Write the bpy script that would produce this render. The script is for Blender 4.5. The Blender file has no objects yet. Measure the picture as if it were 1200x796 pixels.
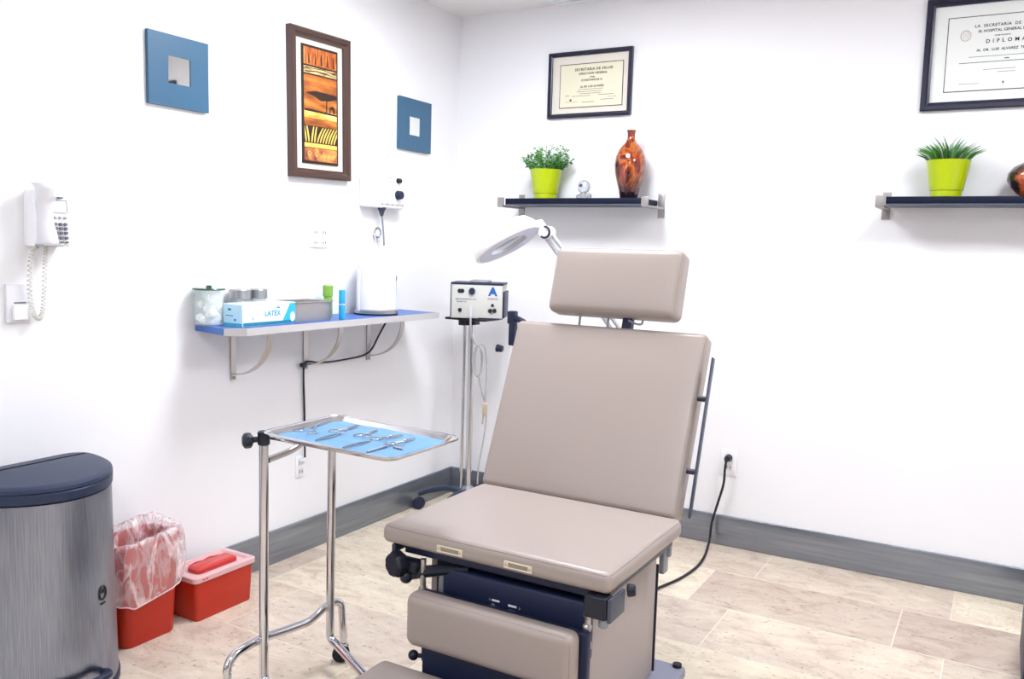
import bpy, bmesh, math, random
from mathutils import Vector, Matrix
random.seed(7)
sc = bpy.context.scene
COL = sc.collection
PI = math.pi
V = Vector

# ------------------------------------------------------------------ materials
def lin(h):
    h = h.lstrip('#')
    out = []
    for i in (0, 2, 4):
        c = int(h[i:i+2], 16)/255
        out.append(c/12.92 if c <= .04045 else ((c+.055)/1.055)**2.4)
    return (*out, 1)

def mat(name, color, rough=.5, metal=0., spec=.5, coat=0., trans=0., ior=1.45, alpha=1., emit=None, estr=0., bump=0., bscale=60., sheen=0., aniso=0.):
    m = bpy.data.materials.new(name); m.use_nodes = True
    nt = m.node_tree; b = nt.nodes['Principled BSDF']
    b.inputs['Base Color'].default_value = lin(color)
    b.inputs['Roughness'].default_value = rough
    b.inputs['Metallic'].default_value = metal
    b.inputs['Specular IOR Level'].default_value = spec
    b.inputs['Coat Weight'].default_value = coat
    b.inputs['Transmission Weight'].default_value = trans
    b.inputs['IOR'].default_value = ior
    b.inputs['Alpha'].default_value = alpha
    b.inputs['Anisotropic'].default_value = aniso
    if emit:
        b.inputs['Emission Color'].default_value = lin(emit)
        b.inputs['Emission Strength'].default_value = estr
    if bump:
        tc = nt.nodes.new('ShaderNodeTexCoord'); n = nt.nodes.new('ShaderNodeTexNoise'); bp = nt.nodes.new('ShaderNodeBump')
        n.inputs['Scale'].default_value = bscale; n.inputs['Detail'].default_value = 4
        bp.inputs['Strength'].default_value = bump; bp.inputs['Distance'].default_value = .002
        nt.links.new(tc.outputs['Object'], n.inputs['Vector']); nt.links.new(n.outputs['Fac'], bp.inputs['Height'])
        nt.links.new(bp.outputs['Normal'], b.inputs['Normal'])
    return m

M = {}
M['wall'] = mat('wall_paint', '#ECECEE', .85, spec=.2, bump=.05, bscale=180)
M['wall_tan'] = mat('grey_wall_paint', '#8E8F98', .85, spec=.2)
M['ceiling'] = mat('ceiling_paint', '#E6E3E2', .9, spec=.2)
M['vinyl'] = mat('taupe_vinyl', '#9E928B', .33, spec=.5, bump=.12, bscale=260)
M['vinyl_trim'] = mat('taupe_piping', '#8C817A', .45)
M['panel'] = mat('taupe_panel', '#A59B97', .5, bump=.03, bscale=30)
M['navy'] = mat('navy_plastic', '#1B2340', .45)
M['navy_gloss'] = mat('navy_satin_plastic', '#323A4E', .32)
M['black'] = mat('black_plastic', '#161A28', .4)
M['rubber'] = mat('black_rubber', '#1A1E2A', .6)
M['cable'] = mat('black_cable', '#1C1E26', .5)
M['chrome'] = mat('chrome', '#D4D4D8', .12, 1.)
M['steel'] = mat('brushed_steel', '#B4B2B2', .3, 1., bump=.02, bscale=90)
M['dull_steel'] = mat('dull_steel', '#C2BDBA', .4, 1.)
M['grey_metal'] = mat('grey_painted_metal', '#8C9096', .4, .3)
M['baseplate'] = mat('base_grey', '#8D8FA2', .5)
M['white_plastic'] = mat('white_plastic', '#F2F2F4', .35)
M['off_white'] = mat('off_white_plastic', '#DEDEE2', .4)
M['box_white'] = mat('control_box_white', '#C9C9C4', .4)
M['grey_text'] = mat('grey_marking', '#6C6C78', .6)
M['dark_text'] = mat('dark_ink', '#2E2C2C', .7)
M['red'] = mat('red_plastic', '#B9280F', .38)
M['red2'] = mat('red_lid_plastic', '#C43A36', .3)
M['pink'] = mat('translucent_pink_lid', '#EFC4C6', .3, trans=.25)
M['blue_sq'] = mat('blue_lacquer', '#35607F', .4)
M['mirror'] = mat('mirror_glass', '#F2F4F2', .03, 1.)
M['art_frame'] = mat('dark_bronze_frame', '#503B35', .3, .15, bump=.08, bscale=40)
M['cream'] = mat('cream_mat_board', '#DAD4C8', .8)
M['navy_frame'] = mat('navy_black_frame', '#1C1C34', .3)
M['parch'] = mat('parchment_paper', '#DDD9BF', .8)
M['paper'] = mat('white_paper', '#E6E9E6', .8)
M['ink_rule'] = mat('dark_rule', '#3A3636', .6)
M['shelf_dark'] = mat('black_brown_shelf', '#10152A', .5, spec=.2)
M['shelf_edge'] = mat('grey_shelf_edge', '#4A5364', .5)
M['bracket'] = mat('satin_bracket', '#A29D9A', .38, .9)
M['lime'] = mat('lime_glaze', '#AFC200', .32, coat=.2)
M['soil'] = mat('potting_soil', '#2A2A20', .95)
M['leaf'] = mat('leaf_green', '#5C9A48', .5)
M['leaf_dark'] = mat('leaf_dark_green', '#2C5A30', .5)
M['leaf_tip'] = mat('pale_bud', '#C9CFC6', .6)
M['glass'] = mat('clear_glass', '#E9F4F0', .05, alpha=.22)
M['lens'] = mat('lens_glass', '#DDE4EE', .05, trans=.85, ior=1.3)
M['green_glass'] = mat('green_rim_glass', '#3F6B50', .1, trans=.5)
M['green_liq'] = mat('green_liquid', '#93C650', .25, trans=.3)
M['cotton'] = mat('cotton', '#F5F5F3', .95)
M['cyan'] = mat('cyan_card', '#2FB4CE', .5)
M['cyan_tube'] = mat('cyan_tube', '#1C9CC8', .4)
M['pale_cyan'] = mat('pale_cyan_card', '#BFE6F2', .5)
M['white_card'] = mat('white_card', '#F0F6F8', .5)
M['teal'] = mat('teal_card', '#1B7F98', .5)
M['blue_lam'] = mat('blue_laminate', '#4068B0', .4)
M['shelf_metal'] = mat('aluminium_edge', '#D2D0D0', .38, .6)
M['drape'] = mat('blue_drape', '#6590B4', .75, bump=.4, bscale=22)
M['lamp_white'] = mat('lamp_white', '#F4F4F4', .35)
M['arm_white'] = mat('arm_grey_white', '#B9B9C0', .4)
M['lamp_under'] = mat('lamp_underside', '#C3C6DE', .4)
M['logo_blue'] = mat('logo_blue', '#1D5AA8', .5)
M['instr'] = mat('instrument_steel', '#A8A9AE', .3, .85)
M['dark_grey'] = mat('dark_grey_metal', '#474B58', .45)
M['brass'] = mat('cream_plate', '#DCD3BC', .4, .2)
M['slot'] = mat('slot_shadow_grey', '#8F8474', .6)
M['bluewhite'] = mat('pale_blue_label', '#B9C8F0', .5)
M['led'] = mat('light_diffuser', '#FFFFFF', .5, emit='#F3F7FF', estr=40)
M['light_frame'] = mat('light_frame_white', '#E8ECEE', .5)
M['grey_cord'] = mat('grey_cord', '#A9A7A6', .5)
M['coil_white'] = mat('ivory_cord', '#D8D6CE', .5)
M['flame'] = mat('figurine_glass', '#E6E8EE', .05, trans=.7)

def node_mat(name): 
    m = bpy.data.materials.new(name); m.use_nodes = True
    return m, m.node_tree, m.node_tree.nodes['Principled BSDF']

# travertine floor: running bond planks along x, each plank its own tone, veins along x
def floor_mat():
    m, nt, b = node_mat('travertine_tiles'); N = nt.nodes; L = nt.links
    tc = N.new('ShaderNodeTexCoord')
    mp = N.new('ShaderNodeMapping'); mp.inputs['Location'].default_value = (2.72, 1.778, 0)
    L.new(tc.outputs['Object'], mp.inputs['Vector'])
    br = N.new('ShaderNodeTexBrick'); br.offset = .775; br.inputs['Scale'].default_value = 1
    br.inputs['Brick Width'].default_value = .71; br.inputs['Row Height'].default_value = .362
    br.inputs['Mortar Size'].default_value = .0022; br.inputs['Mortar Smooth'].default_value = .3; br.inputs['Bias'].default_value = 0
    br.inputs['Color1'].default_value = (0, 0, 0, 1); br.inputs['Color2'].default_value = (1, 1, 1, 1); br.inputs['Mortar'].default_value = (.45, .45, .45, 1)
    L.new(mp.outputs['Vector'], br.inputs['Vector'])
    tone = N.new('ShaderNodeValToRGB'); e = tone.color_ramp.elements
    tone.color_ramp.interpolation = 'LINEAR'; e[0].position = 0; e[0].color = lin('#D2C6BA'); e[1].position = 1; e[1].color = lin('#C2B2A6')
    for p, c in ((.2, '#E4DBCB'), (.45, '#ECE4CF'), (.62, '#D3C5B8'), (.8, '#E8DFCF')):
        x = e.new(p); x.color = lin(c)
    L.new(br.outputs['Color'], tone.inputs['Fac'])
    # veins
    mv = N.new('ShaderNodeMapping'); mv.inputs['Scale'].default_value = (5, 8.5, 1)
    L.new(tc.outputs['Object'], mv.inputs['Vector'])
    sep = N.new('ShaderNodeVectorMath'); sep.operation = 'MULTIPLY_ADD'
    L.new(br.outputs['Color'], sep.inputs[0]); sep.inputs[1].default_value = (7, 5, 3); L.new(mv.outputs['Vector'], sep.inputs[2])
    n1 = N.new('ShaderNodeTexNoise'); n1.inputs['Scale'].default_value = 1.6; n1.inputs['Detail'].default_value = 9; n1.inputs['Roughness'].default_value = .68; n1.inputs['Distortion'].default_value = .7
    L.new(sep.outputs['Vector'], n1.inputs['Vector'])
    r1 = N.new('ShaderNodeValToRGB'); e = r1.color_ramp.elements
    e[0].position = .28; e[0].color = lin('#B3A093'); e[1].position = .68; e[1].color = lin('#FFFDF6')
    x = e.new(.46); x.color = lin('#E3D9CF'); x = e.new(.39); x.color = lin('#CDBDB2')
    L.new(n1.outputs['Fac'], r1.inputs['Fac'])
    mx = N.new('ShaderNodeMix'); mx.data_type = 'RGBA'; mx.blend_type = 'MULTIPLY'; mx.inputs['Factor'].default_value = .68
    L.new(tone.outputs['Color'], mx.inputs['A']); L.new(r1.outputs['Color'], mx.inputs['B'])
    # pits
    n2 = N.new('ShaderNodeTexNoise'); n2.inputs['Scale'].default_value = 11; n2.inputs['Detail'].default_value = 5
    L.new(sep.outputs['Vector'], n2.inputs['Vector'])
    r2 = N.new('ShaderNodeValToRGB'); e = r2.color_ramp.elements
    e[0].position = .3; e[0].color = lin('#8E7565'); e[1].position = .38; e[1].color = (1, 1, 1, 1)
    L.new(n2.outputs['Fac'], r2.inputs['Fac'])
    m2 = N.new('ShaderNodeMix'); m2.data_type = 'RGBA'; m2.blend_type = 'MULTIPLY'; m2.inputs['Factor'].default_value = .6
    L.new(mx.outputs['Result'], m2.inputs['A']); L.new(r2.outputs['Color'], m2.inputs['B'])
    m3 = N.new('ShaderNodeMix'); m3.data_type = 'RGBA'; m3.inputs['B'].default_value = lin('#DDD2C4')
    L.new(br.outputs['Fac'], m3.inputs['Factor']); L.new(m2.outputs['Result'], m3.inputs['A'])
    L.new(m3.outputs['Result'], b.inputs['Base Color'])
    b.inputs['Roughness'].default_value = .45
    bp = N.new('ShaderNodeBump'); bp.inputs['Strength'].default_value = .15; bp.inputs['Distance'].default_value = .002
    L.new(n1.outputs['Fac'], bp.inputs['Height']); L.new(bp.outputs['Normal'], b.inputs['Normal'])
    return m
M['floor'] = floor_mat()

def streak_mat(name, c0, c1, scale, metal, rough, axis_scale):
    m, nt, b = node_mat(name); N = nt.nodes; L = nt.links
    tc = N.new('ShaderNodeTexCoord'); mp = N.new('ShaderNodeMapping'); mp.inputs['Scale'].default_value = axis_scale
    n = N.new('ShaderNodeTexNoise'); n.inputs['Scale'].default_value = scale; n.inputs['Detail'].default_value = 3
    r = N.new('ShaderNodeValToRGB'); r.color_ramp.elements[0].color = lin(c0); r.color_ramp.elements[1].color = lin(c1)
    r.color_ramp.elements[0].position = .3; r.color_ramp.elements[1].position = .7
    L.new(tc.outputs['Object'], mp.inputs['Vector']); L.new(mp.outputs['Vector'], n.inputs['Vector'])
    L.new(n.outputs['Fac'], r.inputs['Fac']); L.new(r.outputs['Color'], b.inputs['Base Color'])
    b.inputs['Metallic'].default_value = metal; b.inputs['Roughness'].default_value = rough
    return m
M['baseboard'] = streak_mat('grey_metal_baseboard', '#7F858E', '#9499A2', 3, .6, .2, (1, 1, 30))
M['can_steel'] = streak_mat('brushed_can_steel', '#8890A2', '#A4A9B8', 14, .97, .3, (30, 30, .5))
_b = M['can_steel'].node_tree.nodes['Principled BSDF']; _b.inputs['Anisotropic'].default_value = .9
_t = M['can_steel'].node_tree.nodes.new('ShaderNodeTangent'); _t.direction_type = 'RADIAL'; _t.axis = 'Z'
M['can_steel'].node_tree.links.new(_t.outputs['Tangent'], _b.inputs['Tangent'])
M['lid_navy'] = mat('dark_slate_lid', '#222E48', .45)

def vase_mat(name, cols, scale, bottom=None):
    m, nt, b = node_mat(name); N = nt.nodes; L = nt.links
    tc = N.new('ShaderNodeTexCoord'); mp = N.new('ShaderNodeMapping'); mp.inputs['Scale'].default_value = (1, 1, .55)
    n = N.new('ShaderNodeTexNoise'); n.inputs['Scale'].default_value = scale; n.inputs['Detail'].default_value = 5; n.inputs['Distortion'].default_value = .9
    L.new(tc.outputs['Object'], mp.inputs['Vector']); L.new(mp.outputs['Vector'], n.inputs['Vector'])
    r = N.new('ShaderNodeValToRGB'); e = r.color_ramp.elements
    e[0].position = cols[0][0]; e[0].color = lin(cols[0][1]); e[1].position = cols[-1][0]; e[1].color = lin(cols[-1][1])
    for p, c in cols[1:-1]:
        x = e.new(p); x.color = lin(c)
    L.new(n.outputs['Fac'], r.inputs['Fac'])
    out = r.outputs['Color']
    if bottom:
        sx = N.new('ShaderNodeSeparateXYZ'); L.new(tc.outputs['Object'], sx.inputs['Vector'])
        mr = N.new('ShaderNodeMapRange'); mr.inputs['From Min'].default_value = .02; mr.inputs['From Max'].default_value = .12
        L.new(sx.outputs['Z'], mr.inputs['Value'])
        mx = N.new('ShaderNodeMix'); mx.data_type = 'RGBA'; mx.inputs['A'].default_value = lin(bottom)
        L.new(mr.outputs['Result'], mx.inputs['Factor']); L.new(out, mx.inputs['B']); out = mx.outputs['Result']
    L.new(out, b.inputs['Base Color'])
    b.inputs['Roughness'].default_value = .12; b.inputs['Coat Weight'].default_value = .6
    return m
M['vase'] = vase_mat('amber_glass_mottle', [(.3, '#180806'), (.41, '#5A160C'), (.48, '#94300F'), (.53, '#B4661C'), (.58, '#7A1C10'), (.66, '#34120A'), (.74, '#7A3410')], 16, '#170A16')
M['vase2'] = vase_mat('dark_orange_ceramic', [(.3, '#1C1C2A'), (.46, '#3A2A1E'), (.52, '#C2562A'), (.6, '#D8743A'), (.7, '#2A2430')], 14)

def bag_mat():
    m, nt, b = node_mat('clear_bag_film'); N = nt.nodes; L = nt.links
    b.inputs['Base Color'].default_value = lin('#F4E2E4'); b.inputs['Roughness'].default_value = .25
    tc = N.new('ShaderNodeTexCoord'); mp = N.new('ShaderNodeMapping'); mp.inputs['Scale'].default_value = (1, 1, .42)
    L.new(tc.outputs['Object'], mp.inputs['Vector'])
    tot = None; h = None
    for sc_, wd, amt in ((13, .05, .5), (27, .09, .34)):
        n = N.new('ShaderNodeTexNoise'); n.inputs['Scale'].default_value = sc_; n.inputs['Detail'].default_value = 3; n.inputs['Distortion'].default_value = .6
        L.new(mp.outputs['Vector'], n.inputs['Vector'])
        a = N.new('ShaderNodeMath'); a.operation = 'SUBTRACT'; a.inputs[1].default_value = .5; L.new(n.outputs['Fac'], a.inputs[0])
        c = N.new('ShaderNodeMath'); c.operation = 'ABSOLUTE'; L.new(a.outputs[0], c.inputs[0])
        r = N.new('ShaderNodeMapRange'); r.inputs['From Min'].default_value = 0; r.inputs['From Max'].default_value = wd; r.inputs['To Min'].default_value = amt; r.inputs['To Max'].default_value = .1
        L.new(c.outputs[0], r.inputs['Value'])
        if tot is None: tot = r.outputs['Result']; h = n.outputs['Fac']
        else:
            ad = N.new('ShaderNodeMath'); ad.operation = 'ADD'; L.new(tot, ad.inputs[0]); L.new(r.outputs['Result'], ad.inputs[1]); tot = ad.outputs[0]
    L.new(tot, b.inputs['Alpha'])
    bp = N.new('ShaderNodeBump'); bp.inputs['Strength'].default_value = .9; bp.inputs['Distance'].default_value = .015
    L.new(h, bp.inputs['Height']); L.new(bp.outputs['Normal'], b.inputs['Normal'])
    return m
M['bag'] = bag_mat()
M['bag_hem'] = mat('bag_film_hem', '#F3DEE2', .3, alpha=.7)

def art_mat(name, c0, c1, c2, scale, sc3=(1, 1, 1)):
    m, nt, b = node_mat(name); N = nt.nodes; L = nt.links
    tc = N.new('ShaderNodeTexCoord'); mp = N.new('ShaderNodeMapping'); mp.inputs['Scale'].default_value = sc3
    n = N.new('ShaderNodeTexNoise'); n.inputs['Scale'].default_value = scale; n.inputs['Detail'].default_value = 6
    r = N.new('ShaderNodeValToRGB'); e = r.color_ramp.elements
    e[0].position = .3; e[0].color = lin(c0); e[1].position = .72; e[1].color = lin(c2)
    x = e.new(.5); x.color = lin(c1)
    L.new(tc.outputs['Object'], mp.inputs['Vector']); L.new(mp.outputs['Vector'], n.inputs['Vector'])
    L.new(n.outputs['Fac'], r.inputs['Fac']); L.new(r.outputs['Color'], b.inputs['Base Color'])
    b.inputs['Roughness'].default_value = .5
    return m
M['art_top'] = art_mat('rust_canvas', '#7A3416', '#B65A22', '#E09A48', 40, (1, 3, .6))
M['art_band'] = art_mat('cream_streak_canvas', '#5A3A1C', '#D8B878', '#F4E4B8', 20, (1, 1, 6))
M['art_sky'] = art_mat('sunset_canvas', '#5E2812', '#B0601E', '#DC953C', 12, (1, .6, 3))
M['art_glow'] = art_mat('glowing_canvas', '#C87A28', '#F0BC50', '#FBEBB0', 14, (1, .8, 4))
M['art_dark'] = mat('dark_brown_paint', '#2C1A12', .6)
M['art_gold'] = mat('gold_paint', '#E9C25C', .5)
M['art_low'] = art_mat('violet_rust_canvas', '#6A3A34', '#B8683A', '#E2AA5A', 34, (1, 1, 1))

# ------------------------------------------------------------------ geometry helpers
def frame(o, X, Y):
    X = V(X).normalized(); Y = V(Y).normalized(); Z = X.cross(Y).normalized(); Y = Z.cross(X)
    return Matrix(((X.x, Y.x, Z.x, o[0]), (X.y, Y.y, Z.y, o[1]), (X.z, Y.z, Z.z, o[2]), (0, 0, 0, 1)))
I4 = Matrix.Identity(4)
def BM(): return bmesh.new()

def rbox(bm, lo, hi, r=.003, seg=2, mtx=I4, crown=0., div=1, smooth=None):
    """box with rounded edges; crown bulges the local +z face"""
    lo = V(lo); hi = V(hi); c = (lo+hi)/2; h = (hi-lo)/2
    r = min(r, min(h)*.98)
    ax = []
    for k in range(3):
        a = [-h[k] + r*(1-math.cos(i/seg*PI/2))*1.0 for i in range(seg)] if r > 0 else [-h[k]]
        mid = [-h[k]+r + (2*h[k]-2*r)*i/div for i in range(div+1)] if r > 0 else [-h[k]+2*h[k]*i/div for i in range(1, div+1)]
        b = [-x for x in reversed(a)] if r > 0 else []
        ax.append(a+mid+b)
    cache = {}
    def vert(p):
        key = tuple(round(x, 7) for x in p)
        if key in cache: return cache[key]
        q = V([max(-h[k]+r, min(h[k]-r, p[k])) for k in range(3)])
        d = p-q
        s = q+d.normalized()*r if d.length > 1e-9 and r > 0 else p.copy()
        if crown and p[2] > h[2]-1e-6:
            s.z += crown*(1-(s.x/h.x)**4)*(1-(s.y/h.y)**4)
        cache[key] = bm.verts.new(mtx @ (c+s)); return cache[key]
    for k in range(3):
        i, j = (k+1) % 3, (k+2) % 3
        for sgn in (-1, 1):
            for a in range(len(ax[i])-1):
                for b in range(len(ax[j])-1):
                    vs = []
                    for (u, w) in ((a, b), (a+1, b), (a+1, b+1), (a, b+1)):
                        p = V((0, 0, 0)); p[k] = sgn*h[k]; p[i] = ax[i][u]; p[j] = ax[j][w]; vs.append(vert(p))
                    if sgn < 0: vs.reverse()
                    try: bm.faces.new(vs)
                    except ValueError: pass
    return bm

def loft(bm, rings, cap0=True, cap1=True, closed=True, mtx=I4):
    vr = [[bm.verts.new(mtx @ V(p)) for p in ring] for ring in rings]
    n = len(vr[0])
    for a in range(len(vr)-1):
        for i in range(n if closed else n-1):
            j = (i+1) % n
            bm.faces.new((vr[a][i], vr[a][j], vr[a+1][j], vr[a+1][i]))
    if cap0: bm.faces.new(list(reversed(vr[0])))
    if cap1: bm.faces.new(vr[-1])
    return bm

def circ(r, n, z=0, cx=0, cy=0):
    return [(cx+r*math.cos(2*PI*i/n), cy+r*math.sin(2*PI*i/n), z) for i in range(n)]

def rrect(x0, x1, y0, y1, r, n=5, z=0.):
    pts = []
    for (cx, cy, a0) in ((x1-r, y1-r, 0), (x0+r, y1-r, PI/2), (x0+r, y0+r, PI), (x1-r, y0+r, 1.5*PI)):
        for i in range(n+1):
            a = a0+PI/2*i/n; pts.append((cx+r*math.cos(a), cy+r*math.sin(a), z))
    return pts

def lathe(bm, prof, c=(0, 0, 0), n=32, mtx=None, cap0=True, cap1=True, ripple=None):
    mtx = mtx or Matrix.Translation(V(c))
    rings = []
    for (r, z) in prof:
        ring = []
        for i in range(n):
            a = 2*PI*i/n; rr = r*(1+(ripple(a, z) if ripple else 0)); ring.append((rr*math.cos(a), rr*math.sin(a), z))
        rings.append(ring)
    return loft(bm, rings, cap0, cap1, True, mtx)

def axis_mtx(p, d):
    d = V(d).normalized(); up = V((0, 0, 1)) if abs(d.z) < .9 else V((1, 0, 0))
    x = up.cross(d).normalized(); y = d.cross(x)
    return Matrix(((x.x, y.x, d.x, p[0]), (x.y, y.y, d.y, p[1]), (x.z, y.z, d.z, p[2]), (0, 0, 0, 1)))

def cyl(bm, p0, p1, r, r1=None, n=20, bev=0.):
    p0 = V(p0); p1 = V(p1); L = (p1-p0).length; r1 = r if r1 is None else r1
    if bev: prof = [(r-bev, 0), (r, bev), (r1, L-bev), (r1-bev, L)]
    else: prof = [(r, 0), (r1, L)]
    return lathe(bm, prof, n=n, mtx=axis_mtx(p0, p1-p0))

def smooth_path(pts, k=6):
    pts = [V(p) for p in pts]; out = []
    for i in range(len(pts)-1):
        p0 = pts[max(i-1, 0)]; p1 = pts[i]; p2 = pts[i+1]; p3 = pts[min(i+2, len(pts)-1)]
        for j in range(k):
            t = j/k
            out.append(.5*((2*p1)+(-p0+p2)*t+(2*p0-5*p1+4*p2-p3)*t*t+(-p0+3*p1-3*p2+p3)*t**3))
    out.append(pts[-1]); return out

def fillet(pts, r, k=6):
    """polyline with rounded corners"""
    pts = [V(p) for p in pts]; out = [pts[0]]
    for i in range(1, len(pts)-1):
        a, b, c = pts[i-1], pts[i], pts[i+1]
        u = (a-b); w = (c-b); d = min(r, u.length*.49, w.length*.49)
        s = b+u.normalized()*d; e = b+w.normalized()*d
        for j in range(k+1):
            t = j/k; out.append((1-t)**2*s+2*t*(1-t)*b+t*t*e)
    out.append(pts[-1]); return out

def tube(bm, pts, r, n=10, closed=False, radii=None):
    pts = [V(p) for p in pts]; m = len(pts)
    T = []
    for i in range(m):
        a = pts[(i-1) % m] if (closed or i > 0) else pts[0]; b = pts[(i+1) % m] if (closed or i < m-1) else pts[-1]
        T.append((b-a).normalized())
    nrm = T[0].orthogonal().normalized(); rings = []
    for i in range(m):
        nrm = (nrm-T[i]*nrm.dot(T[i]))
        nrm = nrm.normalized() if nrm.length > 1e-6 else T[i].orthogonal().normalized()
        bi = T[i].cross(nrm); rr = radii[i] if radii else r
        rings.append([pts[i]+(nrm*math.cos(2*PI*k/n)+bi*math.sin(2*PI*k/n))*rr for k in range(n)])
    if closed: return loft(bm, rings+[rings[0]], False, False)
    return loft(bm, rings)

def ribbon(bm, pts, wvec, th):
    """flat strap along pts, width vector wvec, thickness th"""
    pts = [V(p) for p in pts]; w = V(wvec); rings = []
    for i, p in enumerate(pts):
        t = (pts[min(i+1, len(pts)-1)]-pts[max(i-1, 0)]).normalized(); n = t.cross(w).normalized()*th/2
        rings.append([p-w/2-n, p+w/2-n, p+w/2+n, p-w/2+n])
    return loft(bm, rings)

def prism(bm, poly, z0, z1, mtx=I4):
    return loft(bm, [[(x, y, z0) for x, y in poly], [(x, y, z1) for x, y in poly]], True, True, True, mtx)

def sphere(bm, c, r, n=16, sc3=(1, 1, 1)):
    prof = [(max(r*math.sin(PI*i/10), 1e-5), -r*math.cos(PI*i/10)) for i in range(11)]
    return lathe(bm, prof, n=n, mtx=Matrix.Translation(V(c)) @ Matrix.Diagonal((*sc3, 1)))

def text_bm(bm, body, size, mtx, align='CENTER', ext=.0004, spacing=1.):
    cu = bpy.data.curves.new('txt', 'FONT'); cu.body = body; cu.size = size; cu.align_x = align; cu.align_y = 'CENTER'
    cu.extrude = ext; cu.offset = size*.022; cu.space_character = spacing; cu.resolution_u = 2
    o = bpy.data.objects.new('txt', cu); COL.objects.link(o)
    dg = bpy.context.evaluated_depsgraph_get(); me = bpy.data.meshes.new_from_object(o.evaluated_get(dg))
    me.transform(mtx); bm.from_mesh(me)
    bpy.data.objects.remove(o); bpy.data.meshes.remove(me); bpy.data.curves.remove(cu)

# ------------------------------------------------------------------ object helpers
ORG = {}
def thing(name, label, cat, loc, group=None):
    o = bpy.data.objects.new(name, None); COL.objects.link(o); o.location = loc; o.empty_display_size = .05
    o['label'] = label; o['category'] = cat
    if group: o['group'] = group
    ORG[o] = V(loc); return o

def obj(name, bm, m, parent=None, loc=None, smooth=35, label=None, stuff=False):
    org = ORG[parent] if parent is not None else V(loc or (0, 0, 0))
    bmesh.ops.recalc_face_normals(bm, faces=bm.faces)
    for v in bm.verts: v.co -= org
    me = bpy.data.meshes.new(name); bm.to_mesh(me); bm.free()
    for x in (m if isinstance(m, (list, tuple)) else [m]): me.materials.append(x)
    for p in me.polygons: p.use_smooth = True
    me.set_sharp_from_angle(angle=math.radians(smooth))
    o = bpy.data.objects.new(name, me); COL.objects.link(o)
    if parent is not None: o.parent = parent
    else: o.location = org
    ORG[o] = org
    if label: o['label'] = label
    if stuff: o['kind'] = 'stuff'
    return o

def islands(bm):
    seen = set(); out = []
    for v in bm.verts:
        if v in seen: continue
        st = [v]; seen.add(v); comp = []
        while st:
            q = st.pop(); comp.append(q)
            for e in q.link_edges:
                w_ = e.other_vert(q)
                if w_ not in seen: seen.add(w_); st.append(w_)
        out.append(comp)
    return out

def obj_each(name, bm, m, parent, **k):
    """one object per separate piece of the mesh"""
    os_ = []
    for comp in islands(bm):
        nb = BM(); mp_ = {v: nb.verts.new(v.co) for v in comp}; cs = set(comp)
        fs = {f for v in comp for f in v.link_faces}
        for f_ in fs: nb.faces.new([mp_[v] for v in f_.verts])
        os_.append(obj(name, nb, m, parent, **k))
    bm.free(); return os_

def tag(o, label, cat, group=None):
    o['label'] = label; o['category'] = cat
    if group: o['group'] = group
    return o

def struct(name, bm, m, smooth=35):
    o = obj(name, bm, m, smooth=smooth); o['kind'] = 'structure'; return o

def one(fn, *a, **k):
    b = BM(); fn(b, *a, **k); return b

RW = lambda o: frame(o, (1, 0, 0), (0, 0, 1))     # on the wall facing -y : local z -> -y
LW = lambda o: frame(o, (0, 1, 0), (0, 0, 1))     # on the wall facing +x : local z -> +x

# ------------------------------------------------------------------ room
H = 2.45; X1 = 4.3; Y1 = -5.0; T = .12
struct('floor', one(rbox, (-T, Y1-T, -.1), (X1+T, T, 0), 0), M['floor'])
struct('ceiling', one(rbox, (-T, Y1-T, H), (X1+T, T, H+.1), 0), M['ceiling'])
struct('wall_left', one(rbox, (-T, Y1-T, 0), (0, T, H), 0), M['wall'])
struct('wall_back', one(rbox, (0, 0, 0), (X1, T, H), 0), M['wall'])
struct('wall_right', one(rbox, (X1, Y1-T, 0), (X1+T, T, H), 0), M['wall'])
struct('wall_front', one(rbox, (0, Y1-T, 0), (X1, Y1, H), 0), M['wall_tan'])
HB = .138
struct('baseboard_left', one(rbox, (0, Y1, 0), (.012, 0, HB), .003), M['baseboard'])
struct('baseboard_back', one(rbox, (.012, -.012, 0), (X1, 0, HB), .003), M['baseboard'])
struct('baseboard_right', one(rbox, (X1-.012, Y1, 0), (X1, -.012, HB), .003), M['baseboard'])
# door behind the camera
d = BM(); rbox(d, (2.9, Y1, 0), (3.8, Y1+.03, 2.05), .004)
struct('door_1', d, mat('door_wood', '#7A5A44', .5))
t = BM(); rbox(t, (2.82, Y1, 0), (2.9, Y1+.045, 2.13), .004); rbox(t, (3.8, Y1, 0), (3.88, Y1+.045, 2.13), .004); rbox(t, (2.9, Y1, 2.05), (3.8, Y1+.045, 2.13), .004)
struct('trim_1', t, M['white_plastic'])

wb = BM()  # unseen glowing panes added behind the camera to put streaks on the steel can
for x in (.55, .98): rbox(wb, (x, Y1+.001, .95), (x+.16, Y1+.012, 2.1), 0)
struct('added_glow_panes', wb, mat('added_pane_glow', '#FFFFFF', .5, emit='#EAF2FF', estr=9))
wt = BM()  # dark frame around the added glowing panes
for x in (.5, .71, .93, 1.14): rbox(wt, (x, Y1, .9), (x+.05, Y1+.03, 2.15), .003)
for z in (.9, 2.1): rbox(wt, (.55, Y1, z), (1.14, Y1+.028, z+.05), .003)
struct('added_pane_trim', wt, M['navy'])

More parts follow.
